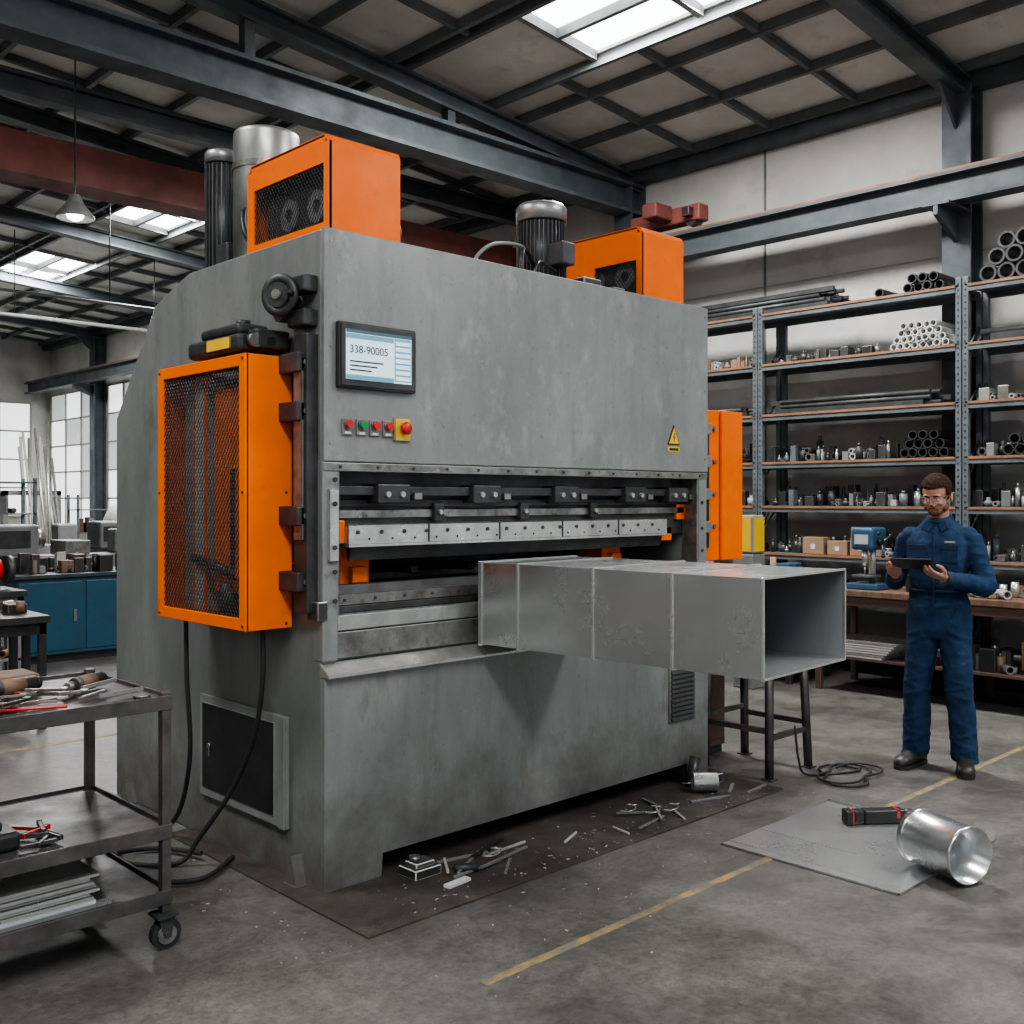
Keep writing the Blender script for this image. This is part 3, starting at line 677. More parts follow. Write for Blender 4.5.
b.box(1.10,1.42,4.05,4.22,z,z+.06,WOOD,.01)
for (p,q,r) in (((1.22,3.95,z+.035),(1.38,4.0,z+.035),.028),((1.47,3.86,z+.032),(1.60,3.94,z+.032),.027)):
    p=V(p);q=V(q); b.cyl(p,q,r,DARK); b.cyl(p+(q-p)*.15,p+(q-p)*.7,r*1.08,WOOD); b.cyl(p-(q-p)*.25,p,r*.6,STEEL); b.cyl(q,q+(q-p)*.1,r*.8,BLACK)
for k in range(38):
    x=random.uniform(.75,1.58); y=random.uniform(3.62,3.9); a=random.uniform(-.9,.9); l=random.uniform(.08,.20); m=random.choice((STEEL,STEEL,DARK,STEELL,BLACK,GREY,DARK)); h=random.uniform(.006,.016)
    M=Matrix.Translation((x,y,z+h/2+k*.0009))@Matrix.Rotation(a,4,'Z'); b.box(-l/2,l/2,-.006,.006,-h/2,h/2,m,.002,M=M)
    if k%2==0: b.cyl(M@V((l/2,0,-.002)),M@V((l/2,0,.008)),.014,m,seg=10)
    if k%7==0 and x<1.4: b.box(-l/2-.05,-l/2,-.008,.008,-.007,.007,RED,.003,M=M)
b.tube(catmull([(.9,3.7,z+.01),(1.05,3.62,z+.02),(1.2,3.66,z+.01),(1.35,3.6,z+.01)]),.006,RED)
b.cyl((1.62,3.62,z+.002),(1.62,3.62,z+.012),.03,STEEL)
b.box(.98,1.09,3.92,4.02,z,z+.08,GREY,.01); b.cyl((.9,3.98,z),(.9,3.98,z+.12),.05,DARK)
b.done()
b=B('tool_case')
b.box(.95,1.22,3.66,3.84,.437,.50,BLACK,.015); b.box(1.0,1.17,3.68,3.82,.50,.54,BLACK,.015)
for k in range(7):
    M=Matrix.Translation((1.27+.03*(k%3),3.64+.03*k,.445+.002*k))@Matrix.Rotation(k*.9,4,'Z'); b.box(-.06,.06,-.007,.007,0,.012,random.choice((RED,DARK,STEEL,DARK)),.002,M=M)
b.done()
b=B('sheet_metal_stack')
for k in range(9): b.box(.6+.012*(k%3),1.46-.01*(k%4),3.60+.01*(k%2),4.1,.202+k*.013,.211+k*.013,random.choice((STEELL,GALVF,GREY,LGREY)))
b.box(.55,1.5,3.59,3.62,.202,.215,GALVF)
b.done()

# ------------------------------------------------------------------ racks
LV=[.30,.68,1.08,1.54,1.97,2.44,2.94,3.44]
def rack(y0,y1):
    b=B('storage_rack')
    for x in (8.9,9.33):
        for y in (y0,y1-.05):
            b.box(x,x+.05,y,y+.05,0,3.52,RACK,.004)
            if x<9:
                z=.1
                while z<3.5: b.box(x-.002,x+.001,y+.017,y+.033,z,z+.018,DARK); z+=.055
    for y in (y0+.02,y1-.03):
        z=.3
        while z<3.2: b.tube([(8.93,y,z),(9.35,y,z+.35)],.01,RACK,seg=4); z+=.5
    for z in LV:
        b.box(8.895,8.935,y0+.05,y1-.05,z-.05,z,RACK,.003); b.box(9.34,9.38,y0+.05,y1-.05,z-.05,z,RACK)
        b.box(8.9,9.38,y0+.02,y1-.02,z,z+.014,RACK)
        b.box(8.885,8.9,y0+.05,y1-.05,z-.008,z+.014,RUSTO)
    b.done()
for y in (1.70,3.725,5.75): rack(y,y+2.015)
def pile_ends(b,y,z,w,r,rows,m,x0=8.92,x1=9.32,hollow=True):
    n=int(w/(2*r))
    for j in range(rows):
        for i in range(n-j):
            c=(y+r+i*2*r+j*r, z+r+j*r*1.74)
            if hollow: b.hollow((x0+random.uniform(0,.05),c[0],c[1]),(x1,c[0],c[1]),r*.97,r*.25,m,seg=16)
            else: b.cyl((x0+random.uniform(0,.05),c[0],c[1]),(x1,c[0],c[1]),r*.97,m,seg=12)
def bars(b,y0,y1,z,n,m,r=.02,x0=8.95):
    for k in range(n):
        a=random.uniform(0,.25); c=random.uniform(0,.25); x=x0+.045*(k%8); zz=z+r+(k//8)*.045
        if k%3==0: b.box(x-r,x+r,y0+a,y1-c,zz-r,zz+r,m)
        else: b.cyl((x,y0+a,zz),(x,y1-c,zz),r,m,seg=10)
b=B('steel_pipe_stock')
S=.016
pile_ends(b,2.85,LV[7]+S,.82,.075,3,FIN); pile_ends(b,2.0,LV[7]+S,.7,.10,2,DARK)
pile_ends(b,3.9,LV[7]+S,.42,.045,2,DARK); pile_ends(b,4.45,LV[7]+S,.1,.045,1,DARK)
bars(b,4.9,7.6,LV[7]+S,30,FIN,.022)
pile_ends(b,3.85,LV[6]+S,.58,.034,4,WHITE)
bars(b,3.9,5.7,LV[5]+S,20,FIN,.022)
bars(b,5.8,7.7,LV[5]+S,12,DARK,.022); bars(b,2.2,3.6,LV[6]+S,10,FIN,.03)
pile_ends(b,2.9,LV[4]+S,.5,.05,2,DARK)
pile_ends(b,3.85,LV[4]+S,.5,.045,3,DARK)
b.done()
b=B('shelf_hardware')
pal=[GREY,DARK,FIN,STEEL,STEELL,DARK,LGREY,DARK,FIN,RACK,STEEL,FIN]
def clutter(b,y0,y1,z,hmax,x0=8.93,x1=9.3,pal=pal,dens=1.):
    y=y0
    while y<y1-.05:
        w=random.uniform(.025,.095); h=random.uniform(.3,1)*hmax; m=random.choice(pal)
        if random.random()<dens:
            k=random.random()
            xa=x0+random.uniform(0,.1); yc=y+w/2
            if k<.35: b.box(xa,min(x1,xa+w*1.6),y,y+w*.95,z,z+h*.8,m,.003)
            elif k<.65: b.cyl((xa+w/2,yc,z),(xa+w/2,yc,z+h*.8),w*.42,m,seg=12); b.cyl((xa+w/2,yc,z+h*.8),(xa+w/2,yc,z+h),w*.2,m,seg=8)
            elif k<.85:
                r=min(w*.45,hmax*.4)
                b.hollow((xa,yc,z+r),(xa+.1,yc,z+r),r,r*.4,m,seg=14)
                if random.random()<.6: b.hollow((xa+.02,yc+r*.8,z+r*2.7),(xa+.1,yc+r*.8,z+r*2.7),r*.8,r*.3,m,seg=14)
            else: b.ell((xa+w/2,yc,z+h*.3),w*.45,w*.45,h*.3,m,u=10,v=6); b.cyl((xa+w/2,yc,z+h*.3),(xa+w/2,yc,z+h*.8),w*.2,m,seg=8)
        y+=w*1.04
for (a,c) in ((1.78,3.64),(3.8,5.66),(5.83,7.68)):
    for li,hm in ((1,.22),(2,.2),(3,.2),(4,.2)):
        a1 = a if not (li==4 and a==3.8) else 4.4
        clutter(b,a1,c,LV[li]+S,hm)
    for li in (1,2,3,4): clutter(b,a,c,LV[li]+S,.26,x0=9.12,dens=.85)
clutter(b,4.5,5.66,LV[6]+S,.12,pal=[DARK,FIN,STEEL,BLACK]); clutter(b,5.85,6.6,LV[6]+S,.16,pal=[CARD,LGREY,GREY]); clutter(b,2.0,3.6,LV[5]+S,.2,dens=.95)
b.done()
b=B('cardboard_boxes')
for (y,z,w,h) in ((4.55,LV[2]+S,.2,.16),(4.78,LV[2]+S,.2,.13),(4.58,LV[2]+S+.165,.16,.1),(5.02,LV[2]+S,.22,.16),(6.4,LV[6]+S,.16,.12),(2.2,LV[2]+S,.3,.22),(6.0,LV[1]+S,.35,.25)):
    b.box(8.898,9.05,y,y+w,z,z+h,CARD,.004); b.box(8.896,8.899,y+w*.4,y+w*.6,z+h*.3,z+h*.6,WHITE)
b.done()

# ------------------------------------------------------------------ right workbenches
def bench(name,x0,x1,y0,y1,h,top,leg,shelf=True):
    b=B(name); b.box(x0,x1,y0,y1,h-.05,h,top,.004)
    for x in (x0+.02,x1-.07):
        for y in (y0+.03,(y0+y1)/2,y1-.08): b.box(x,x+.05,y,y+.05,0,h-.05,leg,.003)
    b.box(x0+.02,x1-.02,y0+.03,y1-.03,h-.13,h-.05,leg,.003)
    if shelf: b.box(x0+.03,x1-.03,y0+.03,y1-.03,.28,.30,leg)
    b.done()
bench('workbench',7.98,8.68,2.1,4.62,.86,WOOD,MAROON)
bench('workbench',7.98,8.68,4.8,7.3,.86,WOOD,DARK)
b=B('bench_clutter')
def clut2(b,x0,x1,y0,y1,z,n,hm,pal):
    for k in range(n):
        x=random.uniform(x0,x1-.1);y=random.uniform(y0,y1-.1);w=random.uniform(.04,.14);d=random.uniform(.04,.14);h=random.uniform(.02,hm);m=random.choice(pal)
        k_=random.random()
        if k_<.5: b.box(x,min(x+w,x1),y,min(y+d,y1),z,z+h,m,.005)
        elif k_<.8: b.cyl((x+.04,y+.04,z),(x+.04,y+.04,z+h),.03,m,seg=12)
        else: b.hollow((x,y,z+.035),(x+.1,y+.1,z+.035),.034,.01,m,seg=12)
P2=[GREY,DARK,STEEL,STEELL,CARD,BLACK,WOOD,DARK,LGREY,FIN]
clut2(b,8.05,8.65,2.2,3.9,.862,40,.14,P2); clut2(b,8.05,8.65,5.2,7.2,.862,40,.22,P2)
clut2(b,8.05,8.6,2.2,3.9,.302,40,.24,[GREY,DARK,STEEL,CARD,LGREY,BLACK]); clut2(b,8.05,8.6,4.9,7.2,.302,26,.25,[GREY,DARK,STEEL,CARD,BLACK])
for k in range(7): b.box(8.02,8.5,4.0-.02*k,4.5,.302+.02*k,.318+.02*k,random.choice((STEELL,LGREY,CARD,GREY)))
b.done()
b=B('bench_drill_press')
x,y,z=8.22,4.22,.862
b.box(x-.12,x+.14,y-.14,y+.14,z,z+.05,BLUEM,.01); b.cyl((x+.07,y,z+.05),(x+.07,y,z+.45),.03,STEELL); b.box(x-.12,x+.14,y-.1,y+.1,z+.33,z+.52,BLUEM,.03,seg=3)
b.cyl((x-.06,y,z+.33),(x-.06,y,z+.2),.025,STEELL); b.cyl((x-.06,y,z+.2),(x-.06,y,z+.12),.008,STEEL); b.box(x-.12,x+.05,y-.09,y+.09,z+.10,z+.12,STEEL,.003)
b.cyl((x-.02,y-.1,z+.4),(x-.02,y-.14,z+.4),.03,BLACK); b.box(x-.125,x-.12,y-.06,y+.06,z+.38,z+.46,LGREY)
for k in range(3):
    a=k*2.09+.4; b.cyl((x-.02,y-.13,z+.4),(x-.02+.12*math.cos(a),y-.15,z+.4+.12*math.sin(a)),.007,STEEL,seg=8); b.ell((x-.02+.12*math.cos(a),y-.15,z+.4+.12*math.sin(a)),.016,.016,.016,BLACK)
b.done()
b=B('bench_vise')
x,y,z=8.3,5.02,.862
b.box(x-.08,x+.1,y-.06,y+.06,z,z+.06,BLUEM,.01); b.box(x-.02,x+.1,y-.07,y+.07,z+.06,z+.18,BLUEM,.012); b.box(x-.12,x-.05,y-.07,y+.07,z+.05,z+.18,BLUEM,.012); b.cyl((x-.22,y,z+.1),(x,y,z+.1),.015,STEEL); b.cyl((x-.2,y-.1,z+.1),(x-.2,y+.1,z+.1),.008,STEEL)
b.done()
b=B('yellow_cabinet'); b.box(7.55,7.75,4.92,5.12,.0,1.15,GREY,.01); b.box(7.55,7.75,4.92,5.12,1.152,1.48,YELLOW,.02); b.box(7.547,7.55,4.95,5.09,.1,1.05,DARK,.003); b.done()

# ------------------------------------------------------------------ left background
b=B('blue_tool_cabinet')
b.box(3.45,4.75,10.5,11.2,.08,.84,BLUE,.01); b.box(3.42,4.78,10.46,11.24,.84,.88,DARK,.005); b.box(3.5,4.7,10.55,11.15,0,.08,BLACK)
for x in (3.47,4.12):
    b.box(x,x+.61,10.488,10.5,.12,.80,BLUE,.004); b.box(x+.52,x+.55,10.475,10.488,.4,.52,STEEL)
b.done()
bench('workbench',1.75,2.70,7.5,8.2,.80,DARK,DARK)
bench('workbench',1.9,3.05,9.0,9.6,.86,DARK,GREY)
b=B('bench_tools')
P3=[GREY,DARK,STEEL,DARK,FIN,BLACK,LGREY,DARK,WOOD]
clut2(b,1.8,2.65,7.55,8.15,.802,20,.10,P3); clut2(b,1.95,2.5,9.05,9.55,.862,10,.16,P3); clut2(b,3.5,4.7,10.5,11.1,.882,34,.2,P3)
clut2(b,1.85,2.6,7.55,8.1,.302,12,.2,P3); clut2(b,2.0,3.0,9.05,9.5,.302,14,.3,P3)
b.done()
b=B('red_bench_grinder')
x,y,z=2.78,9.25,.862
b.box(x-.1,x+.1,y-.1,y+.1,z,z+.05,RED,.01); b.cyl((x-.13,y,z+.16),(x+.13,y,z+.16),.09,RED); b.cyl((x-.22,y,z+.16),(x-.17,y,z+.16),.12,DARK); b.cyl((x+.17,y,z+.16),(x+.22,y,z+.16),.12,DARK); b.cyl((x-.2,y,z+.16),(x+.2,y,z+.16),.02,STEEL); b.box(x-.06,x+.06,y-.06,y+.06,z+.04,z+.1,RED)
b.done()
def lathe_machine(x,y,m,s=1.):
    b=B('metal_lathe')
    b.box(x,x+.5*s,y,y+.5,0,.75,m,.02); b.box(x+1.3*s,x+1.7*s,y,y+.5,0,.75,m,.02); b.box(x,x+1.8*s,y+.1,y+.4,.75,.95,m,.02)
    b.box(x,x+.5*s,y,y+.45,.95,1.32,m,.03,seg=3); b.cyl((x+.5*s,y+.25,1.15),(x+.62*s,y+.25,1.15),.12,STEEL); b.box(x+.8*s,x+1.1*s,y,y+.5,.95,1.12,STEEL,.01); b.box(x+1.45*s,x+1.75*s,y+.12,y+.38,.95,1.25,m,.03)
    b.cyl((x+.95*s,y-.05,.9),(x+.95*s,y,.9),.08,STEEL); b.box(x+.05,x+.4*s,y-.01,y,1.05,1.25,DARK)
    b.done()
lathe_machine(3.9,12.6,GREY); lathe_machine(5.6,13.8,GREY); lathe_machine(4.3,15.6,GREY)
def shelfunit(x0,x1,y0,y1,h):
    b=B('parts_shelving')
    for x in (x0,x1-.04):
        for y in (y0,y1-.04): b.box(x,x+.04,y,y+.04,0,h,RACK)
    z=.15
    while z<h:
        b.box(x0,x1,y0,y1,z,z+.02,RACK)
        if z<h-.3: clut2(b,x0+.05,x1-.05,y0+.02,y1-.05,z+.02,int((x1-x0)*12),.28,P3+[CARD,LGREY,GREY])
        z+=.42
    b.done()
shelfunit(3.6,5.0,14.4,14.9,1.9); shelfunit(7.3,9.0,19.0,19.5,1.7); shelfunit(8.5,9.2,13.0,15.4,2.0); shelfunit(8.5,9.2,16.4,18.6,2.0)
b=B('vertical_pipe_stock')
for k in range(12):
    x=7.6+random.uniform(0,.8); b.cyl((x,22.3,0),(x+random.uniform(-.2,.3),23.2,random.uniform(2.4,3.4)),.03,random.choice((LGREY,GREY,STEELL)),seg=8)
b.box(7.4,8.6,23.3,23.4,1.7,1.8,GREY); b.box(7.4,7.5,23.3,23.5,0,1.8,GREY); b.box(8.5,8.6,23.3,23.5,0,1.8,GREY)
b.done()
b=B('storage_tank'); b.lathe((7.0,16.2,0),(0,0,1),[(.35,0),(.35,1.3),(.25,1.5),(.001,1.55)],LGREY,smooth=True); b.done()

# ------------------------------------------------------------------ WORKER
O=V((6.16,2.71,0)); th=math.atan2(.985,-.17)
WK=empty('worker',O,th)
def remesh(o,vs,sm=6,disp=0):
    r=o.modifiers.new('remesh','REMESH'); r.mode='VOXEL'; r.voxel_size=vs; r.use_smooth_shade=True
    s_=o.modifiers.new('smooth','SMOOTH'); s_.iterations=sm; s_.factor=.5
    if disp:
        t=bpy.data.textures.new('folds','CLOUDS'); t.noise_scale=.10; t.noise_depth=3
        d=o.modifiers.new('folds','DISPLACE'); d.texture=t; d.strength=disp; d.mid_level=.5
def ering(c,rx,ry,n=20,sq=1.):
    out=[]
    for k in range(n):
        a=2*math.pi*k/n; ca,sa=math.cos(a),math.sin(a)
        out.append(V(c)+V((rx*math.copysign(abs(ca)**sq,ca),ry*math.copysign(abs(sa)**sq,sa),0)))
    return out
def lerp_list(n,keys):
    out=[]
    for i in range(n):
        f=i/(n-1)*(len(keys)-1); k=min(int(f),len(keys)-2); out.append(keys[k]+(keys[k+1]-keys[k])*(f-k))
    return out
b=B('coverall')
tor=[(.79,.12,.095,0),(.85,.168,.118,0),(.93,.182,.126,0),(1.01,.172,.120,0),(1.07,.155,.110,.005),(1.15,.164,.116,.01),(1.26,.182,.126,.01),(1.36,.190,.120,.0),(1.415,.172,.100,-.01),(1.455,.128,.082,-.012),(1.50,.078,.068,-.005)]
b.loft([ering((0,dy,z),rx,ry,24,sq=.85) for z,rx,ry,dy in tor],CLOTH)
for s in (1,-1):
    pts=catmull([(.088*s,0,.93),(.098*s,.012,.72),(.118*s,.020,.50),(.132*s,-.005,.28),(.14*s,-.02,.07)],6)
    b.tube(pts,lerp_list(len(pts),[.100,.092,.078,.078,.076]),CLOTH,seg=20)
    for (z,yy,xx,rr,ti) in ((.085,-.02,.14,.083,.3),(.125,-.018,.138,.080,-.35),(.170,-.014,.135,.083,.35),(.215,-.010,.134,.081,-.3),(.30,-.002,.130,.080,.4),(.46,.02,.120,.082,.35),(.50,.02,.118,.083,-.3),(.545,.02,.114,.085,.3),(.63,.016,.108,.088,-.35),(.78,.01,.096,.098,.5),(.83,.01,.094,.100,.4)):
        M=Matrix.Translation((xx*s,yy,z))@Matrix.Rotation(ti*s,4,'Y')
        n=20; b.tube([M@V(((rr-.008)*math.cos(2*math.pi*k/n),(rr-.008)*math.sin(2*math.pi*k/n),0)) for k in range(n+1)],.012,CLOTH,seg=6)
    b.ell((.160*s,-.006,1.398),.062,.068,.056,CLOTH)
# soft bagging folds over the belt and across the chest
for (z,rx,ry,ti) in ((1.105,.160,.114,.06),(1.135,.163,.116,-.10),(1.17,.168,.119,.12),(1.03,.168,.117,-.1),(.985,.176,.122,.12)):
    M=Matrix.Translation((0,.008,z))@Matrix.Rotation(ti,4,'Y')
    n=28; b.tube([M@V(((rx-.006)*math.cos(2*math.pi*k/n),(ry-.006)*math.sin(2*math.pi*k/n),0)) for k in range(n+1)],.011,CLOTH,seg=6)
R_el=(.27,-.06,1.12); L_el=(-.27,.035,1.11); R_w=(.205,.19,1.165); L_w=(-.10,.245,1.16)
def arm(sh,el,wr):
    pts=catmull([sh,(V(sh)+V(el))/2,el,(V(el)+V(wr))/2,wr],6); n=len(pts)
    rr=lerp_list(n,[.066,.061,.057,.052,.042])
    b.tube(pts,rr,CLOTH,seg=18)
    b.ell(el,.058,.057,.057,CLOTH)
    for i in (3,5,7,9,11,13,15,17,20,22):
        c=pts[i]; t=(pts[i+1]-pts[i-1]).normalized(); t=(t+V((.3 if i%2 else -.3,.25,0))).normalized(); q=t.to_track_quat('Z','Y')
        m_=16; b.tube([c+q@V(((rr[i]-.002)*math.cos(2*math.pi*k/m_),(rr[i]-.002)*math.sin(2*math.pi*k/m_),0)) for k in range(m_+1)],.009,CLOTH,seg=6)
arm((.176,-.005,1.395),R_el,R_w); arm((-.176,-.005,1.395),L_el,L_w)
o=b.done(origin=False,parent=WK); remesh(o,.008,3,.018)
b=B('coverall_details')
def ring_tube(b,c,rx,ry,r,m,z2=0):
    n=24; pts=[V(c)+V((rx*math.cos(2*math.pi*k/n),ry*math.sin(2*math.pi*k/n),z2*math.sin(2*math.pi*k/n))) for k in range(n+1)]
    b.tube(pts,r,m,seg=8)
ring_tube(b,(0,-.005,1.500),.068,.066,.013,CLOTH,-.018); ring_tube(b,(0,-.005,1.515),.064,.062,.010,CLOTH,-.02)
for s in (1,-1):
    M=Matrix.Translation((.045*s,.075,1.46))@Matrix.Rotation(-.5*s,4,'Y')@Matrix.Rotation(.5,4,'X'); b.box(-.026,.026,-.004,.006,-.035,.03,CLOTH,.004,M=M)
    M=Matrix.Translation((.09*s,.130,1.30)); b.box(-.05,.05,-.006,.006,-.055,.05,CLOTH,.005,M=M); b.box(-.052,.052,.004,.010,.02,.05,CLOTHD,.004,M=M)
    M=Matrix.Translation((.12*s,.114,.97))@Matrix.Rotation(.5*s,4,'Y'); b.box(-.003,.003,-.004,.010,-.06,.06,CLOTHD,.002,M=M)
b.box(-.125,-.065,.138,.144,1.362,1.374,LGREY,.001)
b.box(-.005,.005,.124,.141,.93,1.43,CLOTHD,.002)
n=28; b.tube([V((.163*math.cos(2*math.pi*k/n),.005+.119*math.sin(2*math.pi*k/n),1.07)) for k in range(n+1)],.012,CLOTHD,seg=6)
for w_,e_ in ((R_w,R_el),(L_w,L_el)):
    w=V(w_);d=(w-V(e_)).normalized(); b.tube([w-d*.03,w+d*.012],.044,CLOTHD,seg=16)
b.done(origin=False,parent=WK)
for s,rz in ((1,-.25),(-1,.28)):
    b=B('boot_right' if s==1 else 'boot_left')
    M=Matrix.Translation((.14*s,-.015,0))@Matrix.Rotation(rz,4,'Z')
    secs=[(-.085,.03,.05),(-.07,.040,.09),(-.02,.045,.115),(.04,.045,.095),(.10,.050,.070),(.16,.049,.062),(.195,.034,.048),(.205,.012,.03)]
    rings=[]
    for y,w,h in secs:
        ring=[]
        for k in range(16):
            a=2*math.pi*k/16; ring.append(M@V((w*math.cos(a),y,.015+h/2+h/2*math.copysign(abs(math.sin(a))**.8,math.sin(a)))))
        rings.append(ring)
    b.loft(rings,LEATHER); b.cyl(M@V((0,-.03,.08)),M@V((0,-.03,.15)),.05,LEATHER)
    b.prism([(-.03,-.088),(.03,-.088),(.043,-.03),(.044,.03),(.053,.10),(.047,.17),(.02,.210),(-.02,.210),(-.047,.17),(-.053,.10),(-.044,.03),(-.043,-.03)],'z',0,.022,RUBBER,M=M)
    for k in range(4): b.tube([M@V((-.02,.01+.025*k,.125-.014*k)),M@V((.02,.01+.025*k,.125-.014*k))],.004,GREY,seg=6)
    b.done(origin=False,parent=WK)
HP=V((0,.0,1.515)); HM=Matrix.Translation(HP)@Matrix.Rotation(math.radians(-4),4,'Z')@Matrix.Rotation(math.radians(-20),4,'X')@Matrix.Scale(1.05,4)@Matrix.Translation(-HP-V((0,0,.004)))
HR=HM.to_3x3()
def H(x,y,z): return HM@V((x,y,z))
b=B('head')
b.tube([(0,-.012,1.45),H(0,-.008,1.53),H(0,-.005,1.59)],[.060,.057,.056],SKIN,seg=18)
b.ell(H(0,-.008,1.675),.073,.093,.080,SKIN,HR)
b.ell(H(0,.030,1.625),.058,.056,.078,SKIN,HR)
b.ell(H(0,.048,1.573),.040,.036,.030,SKIN,HR)
for s in (1,-1):
    b.ell(H(.036*s,.064,1.622),.018,.015,.014,SKIN,HR); b.ell(H(.047*s,.015,1.585),.020,.036,.024,SKIN,HR)
    b.ell(H(.027*s,.077,1.672),.025,.012,.008,SKIN,HR)
    b.ell(H(.076*s,-.012,1.635),.009,.019,.032,SKIN,HR)
b.tube([H(0,.084,1.663),H(0,.097,1.640),H(0,.106,1.624)],[.007,.009,.011],SKIN,seg=10)
for s in (1,-1): b.ell(H(.010*s,.094,1.619),.008,.009,.007,SKIN,HR)
b.ell(H(0,.082,1.592),.022,.010,.006,SKIN,HR); b.ell(H(0,.080,1.582),.018,.010,.006,SKIN,HR)
o=b.done(origin=False,parent=WK); remesh(o,.0038,3)
b=B('face_details')
for s in (1,-1):
    b.ell(H(.029*s,.0775,1.651),.010,.006,.0035,WHITE,HR); b.ell(H(.029*s,.083,1.6505),.0045,.002,.0035,DARK,HR)
    b.tube([H(.012*s,.090,1.671),H(.028*s,.091,1.675),H(.046*s,.079,1.669)],[.003,.0045,.002],HAIR,seg=8)
b.ell(H(0,.090,1.593),.019,.005,.003,LIP,HR); b.ell(H(0,.088,1.587),.015,.005,.0035,LIP,HR)
b.done(origin=False,parent=WK)
b=B('hair')
def shell(cz,rx,ry,rz,cond,m,off):
    u,v=40,24
    vv={}
    for i in range(v+1):
        for j in range(u):
            th_=math.pi*i/v; ph=2*math.pi*j/u
            vv[i,j]=V((rx*math.sin(th_)*math.cos(ph),off[1]+ry*math.sin(th_)*math.sin(ph),cz+rz*math.cos(th_)))
    cache={}
    def g_(k,p):
        if k not in cache: cache[k]=b.bm.verts.new(HM@p)
        return cache[k]
    mi=b._m(m)
    for i in range(v):
        for j in range(u):
            ks=[(i,j),(i,(j+1)%u),(i+1,(j+1)%u),(i+1,j)]
            c=sum((vv[k] for k in ks),V((0,0,0)))/4
            if not cond(c): continue
            if i==0: ks=[(0,0),ks[2],ks[3]]
            if i==v-1: ks=[ks[0],ks[1],(v,0)]
            try: f=b.bm.faces.new([g_(k,vv[k]) for k in ks]); f.material_index=mi; f.smooth=True
            except ValueError: pass
shell(1.680,.079,.099,.088,lambda c:(c.y<.03 and c.z>1.655) or (c.z>1.712) or (c.y<-.035 and c.z>1.60),HAIR,(0,-.010))
o=b.done(origin=False,parent=WK,recalc=True)
so=o.modifiers.new('thick','SOLIDIFY'); so.thickness=.008; so.offset=0
t=bpy.data.textures.new('hairtex','CLOUDS'); t.noise_scale=.012
sb=o.modifiers.new('sub','SUBSURF'); sb.levels=1; sb.render_levels=1
d=o.modifiers.new('rough','DISPLACE'); d.texture=t; d.strength=.012; d.mid_level=.4
b=B('beard')
STUB=mat('stubble',(.15,.08,.055),(.10,.055,.038),.8,0,60,.3,200,spec=.2)
for s in (1,-1): b.ell(H(.0475*s,.018,1.586),.0205,.037,.024,STUB,HR)
b.ell(H(0,.052,1.570),.0405,.035,.026,STUB,HR); b.tube([H(-.026,.080,1.588),H(-.015,.090,1.6015),H(.015,.090,1.6015),H(.026,.080,1.588)],.0045,STUB)
b.done(origin=False,parent=WK)
b=B('safety_glasses')
for s in (1,-1):
    pts=[H(.004*s,.099,1.66),H(.03*s,.099,1.668),H(.055*s,.088,1.666),H(.064*s,.074,1.655),H(.056*s,.083,1.638),H(.03*s,.097,1.634),H(.008*s,.101,1.645),H(.004*s,.099,1.66)]
    b.tube(pts,.0012,GREY,seg=6); f=b.bm.faces.new([b.bm.verts.new(p) for p in pts[:-1]]); f.material_index=b._m(GLASS)
    b.tube([H(.064*s,.076,1.66),H(.079*s,.03,1.66),H(.082*s,-.02,1.655)],.0025,BLACK,seg=6)
b.tube([H(-.004,.099,1.66),H(.004,.099,1.66)],.002,GREY,seg=6)
b.done(origin=False,parent=WK)
TC=V((.065,.340,1.245)); TM=Matrix.Translation(TC)@Matrix.Rotation(math.radians(8),4,'Z')@Matrix.Rotation(math.radians(24),4,'X')
b=B('tablet'); b.box(-.11,.11,-.08,.08,-.005,.005,BLACK,.004,M=TM,seg=3); b.box(-.10,.10,-.07,.07,.005,.0057,SCRD,M=TM)
b.done(origin=False,parent=WK)
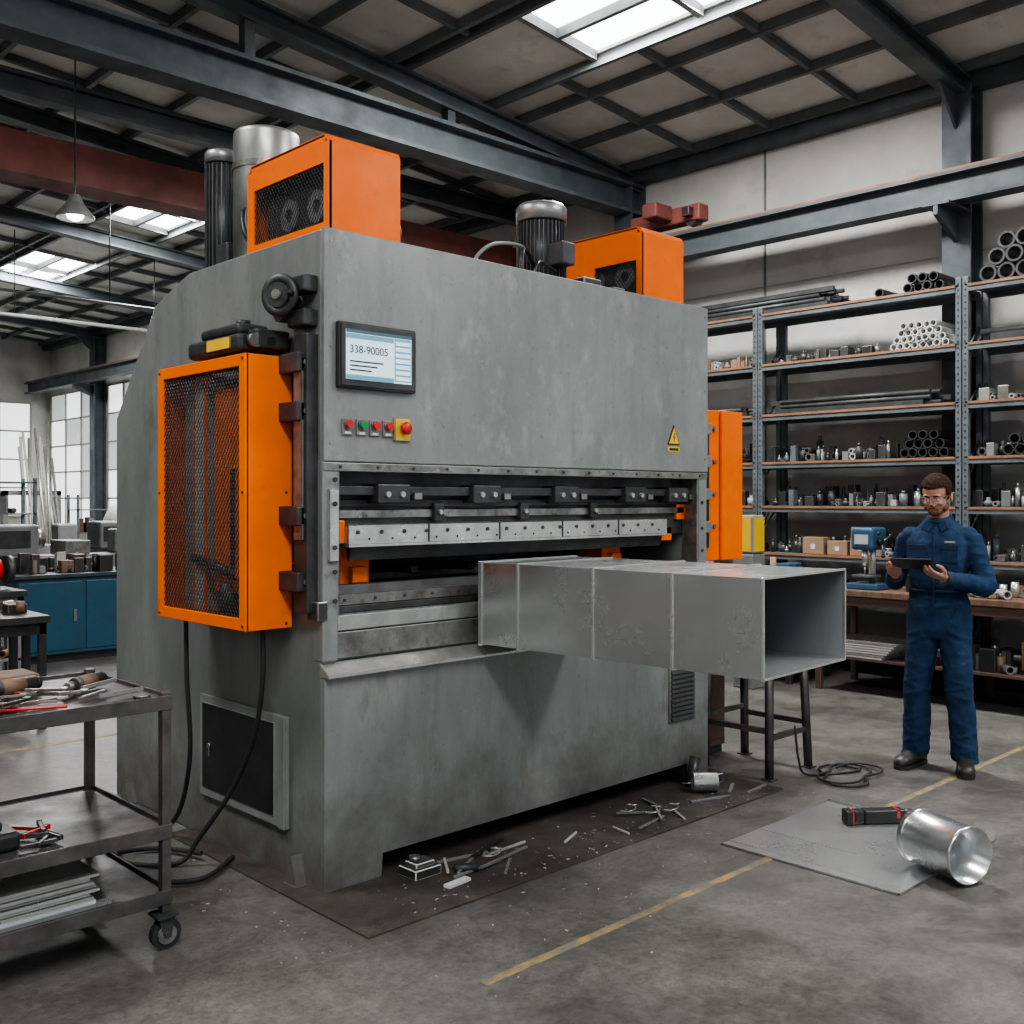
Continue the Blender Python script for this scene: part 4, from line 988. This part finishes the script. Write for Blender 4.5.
def hand(name,w,d,nrm,side,curl,thumbup):
    b=B(name); w=V(w); d=V(d).normalized(); nrm=V(nrm); nrm=(nrm-d*nrm.dot(d)).normalized(); lat=d.cross(nrm)*side
    R=Matrix((lat,d,nrm)).transposed()
    if R.determinant()<0: R=Matrix((-lat,d,nrm)).transposed()
    b.tube([w-d*.03,w,w+d*.02],[.029,.027,.028],SKIN,seg=14)
    b.ell(w+d*.055,.040,.050,.016,SKIN,R); b.ell(w+d*.035+lat*.02,.022,.034,.017,SKIN,R)
    for k,(o_,ln) in enumerate(((.030,.070),(.010,.080),(-.010,.075),(-.029,.060))):
        p=w+d*(.085-.004*abs(k-1))+lat*o_; pts=[p-d*.03,p]; dd=d.copy()
        ax=lat if (lat.cross(d)).dot(nrm)>0 else -lat
        for j,fr in enumerate((.42,.33,.25)):
            dd=Matrix.Rotation(curl[j],3,ax)@dd; p=p+dd*ln*fr; pts.append(p.copy())
        b.tube(pts,[.010,.0098,.0092,.0085,.007],SKIN,seg=10); b.ell(pts[-1],.0072,.0072,.0072,SKIN,u=10,v=8)
        b.ell(pts[1],.0105,.0105,.0105,SKIN,u=10,v=8)
    p0=w+d*.028+lat*.022; td=(lat*.75+d*.65+nrm*thumbup).normalized(); p1=p0+td*.036; p2=p1+(d*.8+lat*.1+nrm*thumbup*.7).normalized()*.032; p3=p2+(d*.9-lat*.25+nrm*thumbup*.2).normalized()*.026
    b.tube([p0,p1,p2,p3],[.014,.0125,.011,.0085],SKIN,seg=10); b.ell(p3,.0087,.0087,.0087,SKIN,u=10,v=8)
    o=b.done(origin=False,parent=WK); remesh(o,.0035,2)
hand('hand_right',R_w,(-.25,.9,.30),(-.15,-.35,.93),1,(.15,.3,.35),.75)
hand('hand_left',L_w,(.62,.70,.30),(0,-.35,.93),-1,(.15,.3,.35),.75)

# ------------------------------------------------------------------ lights
def area(name,loc,sx,sy,power,col=(1.0,.99,.97),rot=(0,0,0)):
    l=bpy.data.lights.new(name,'AREA'); l.shape='RECTANGLE'; l.size=sx; l.size_y=sy; l.energy=power; l.color=col
    o=bpy.data.objects.new(name,l); o.location=loc; o.rotation_euler=rot; scene.collection.objects.link(o)
for k,(a,c) in enumerate(SKYS): area('skylight_and_fill_light',(6.7,(a+c)/2,zr(6.7)-.075),.9,c-a-.1,(360,400,560,560)[k])  # lamps under the skylights; the first serves the added unseen opening
for k,(a,c) in enumerate(SKL_FILL): area('skylight_and_fill_light',(-.5,(a+c)/2,zr(-.5)-.03),1.3,c-a-.1,(640,300)[k])  # fill lamps under the added, unseen skylights
w=bpy.data.worlds.new('overcast'); w.use_nodes=True; scene.world=w
bg=w.node_tree.nodes['Background']; bg.inputs[0].default_value=(.86,.93,1.0,1); bg.inputs[1].default_value=.78
try: scene.view_settings.look='AgX - Medium High Contrast'
except Exception: pass

# ------------------------------------------------------------------ camera
cd=bpy.data.cameras.new('camera'); cd.sensor_width=36; cd.lens=36*1034/1024; cd.shift_y=-13/1024; cd.clip_end=200
cam=bpy.data.objects.new('camera',cd); cam.location=(0,0,1.62); cam.rotation_euler=(math.pi/2,0,-math.atan2(.6923,.7216))
scene.collection.objects.link(cam); scene.camera=cam
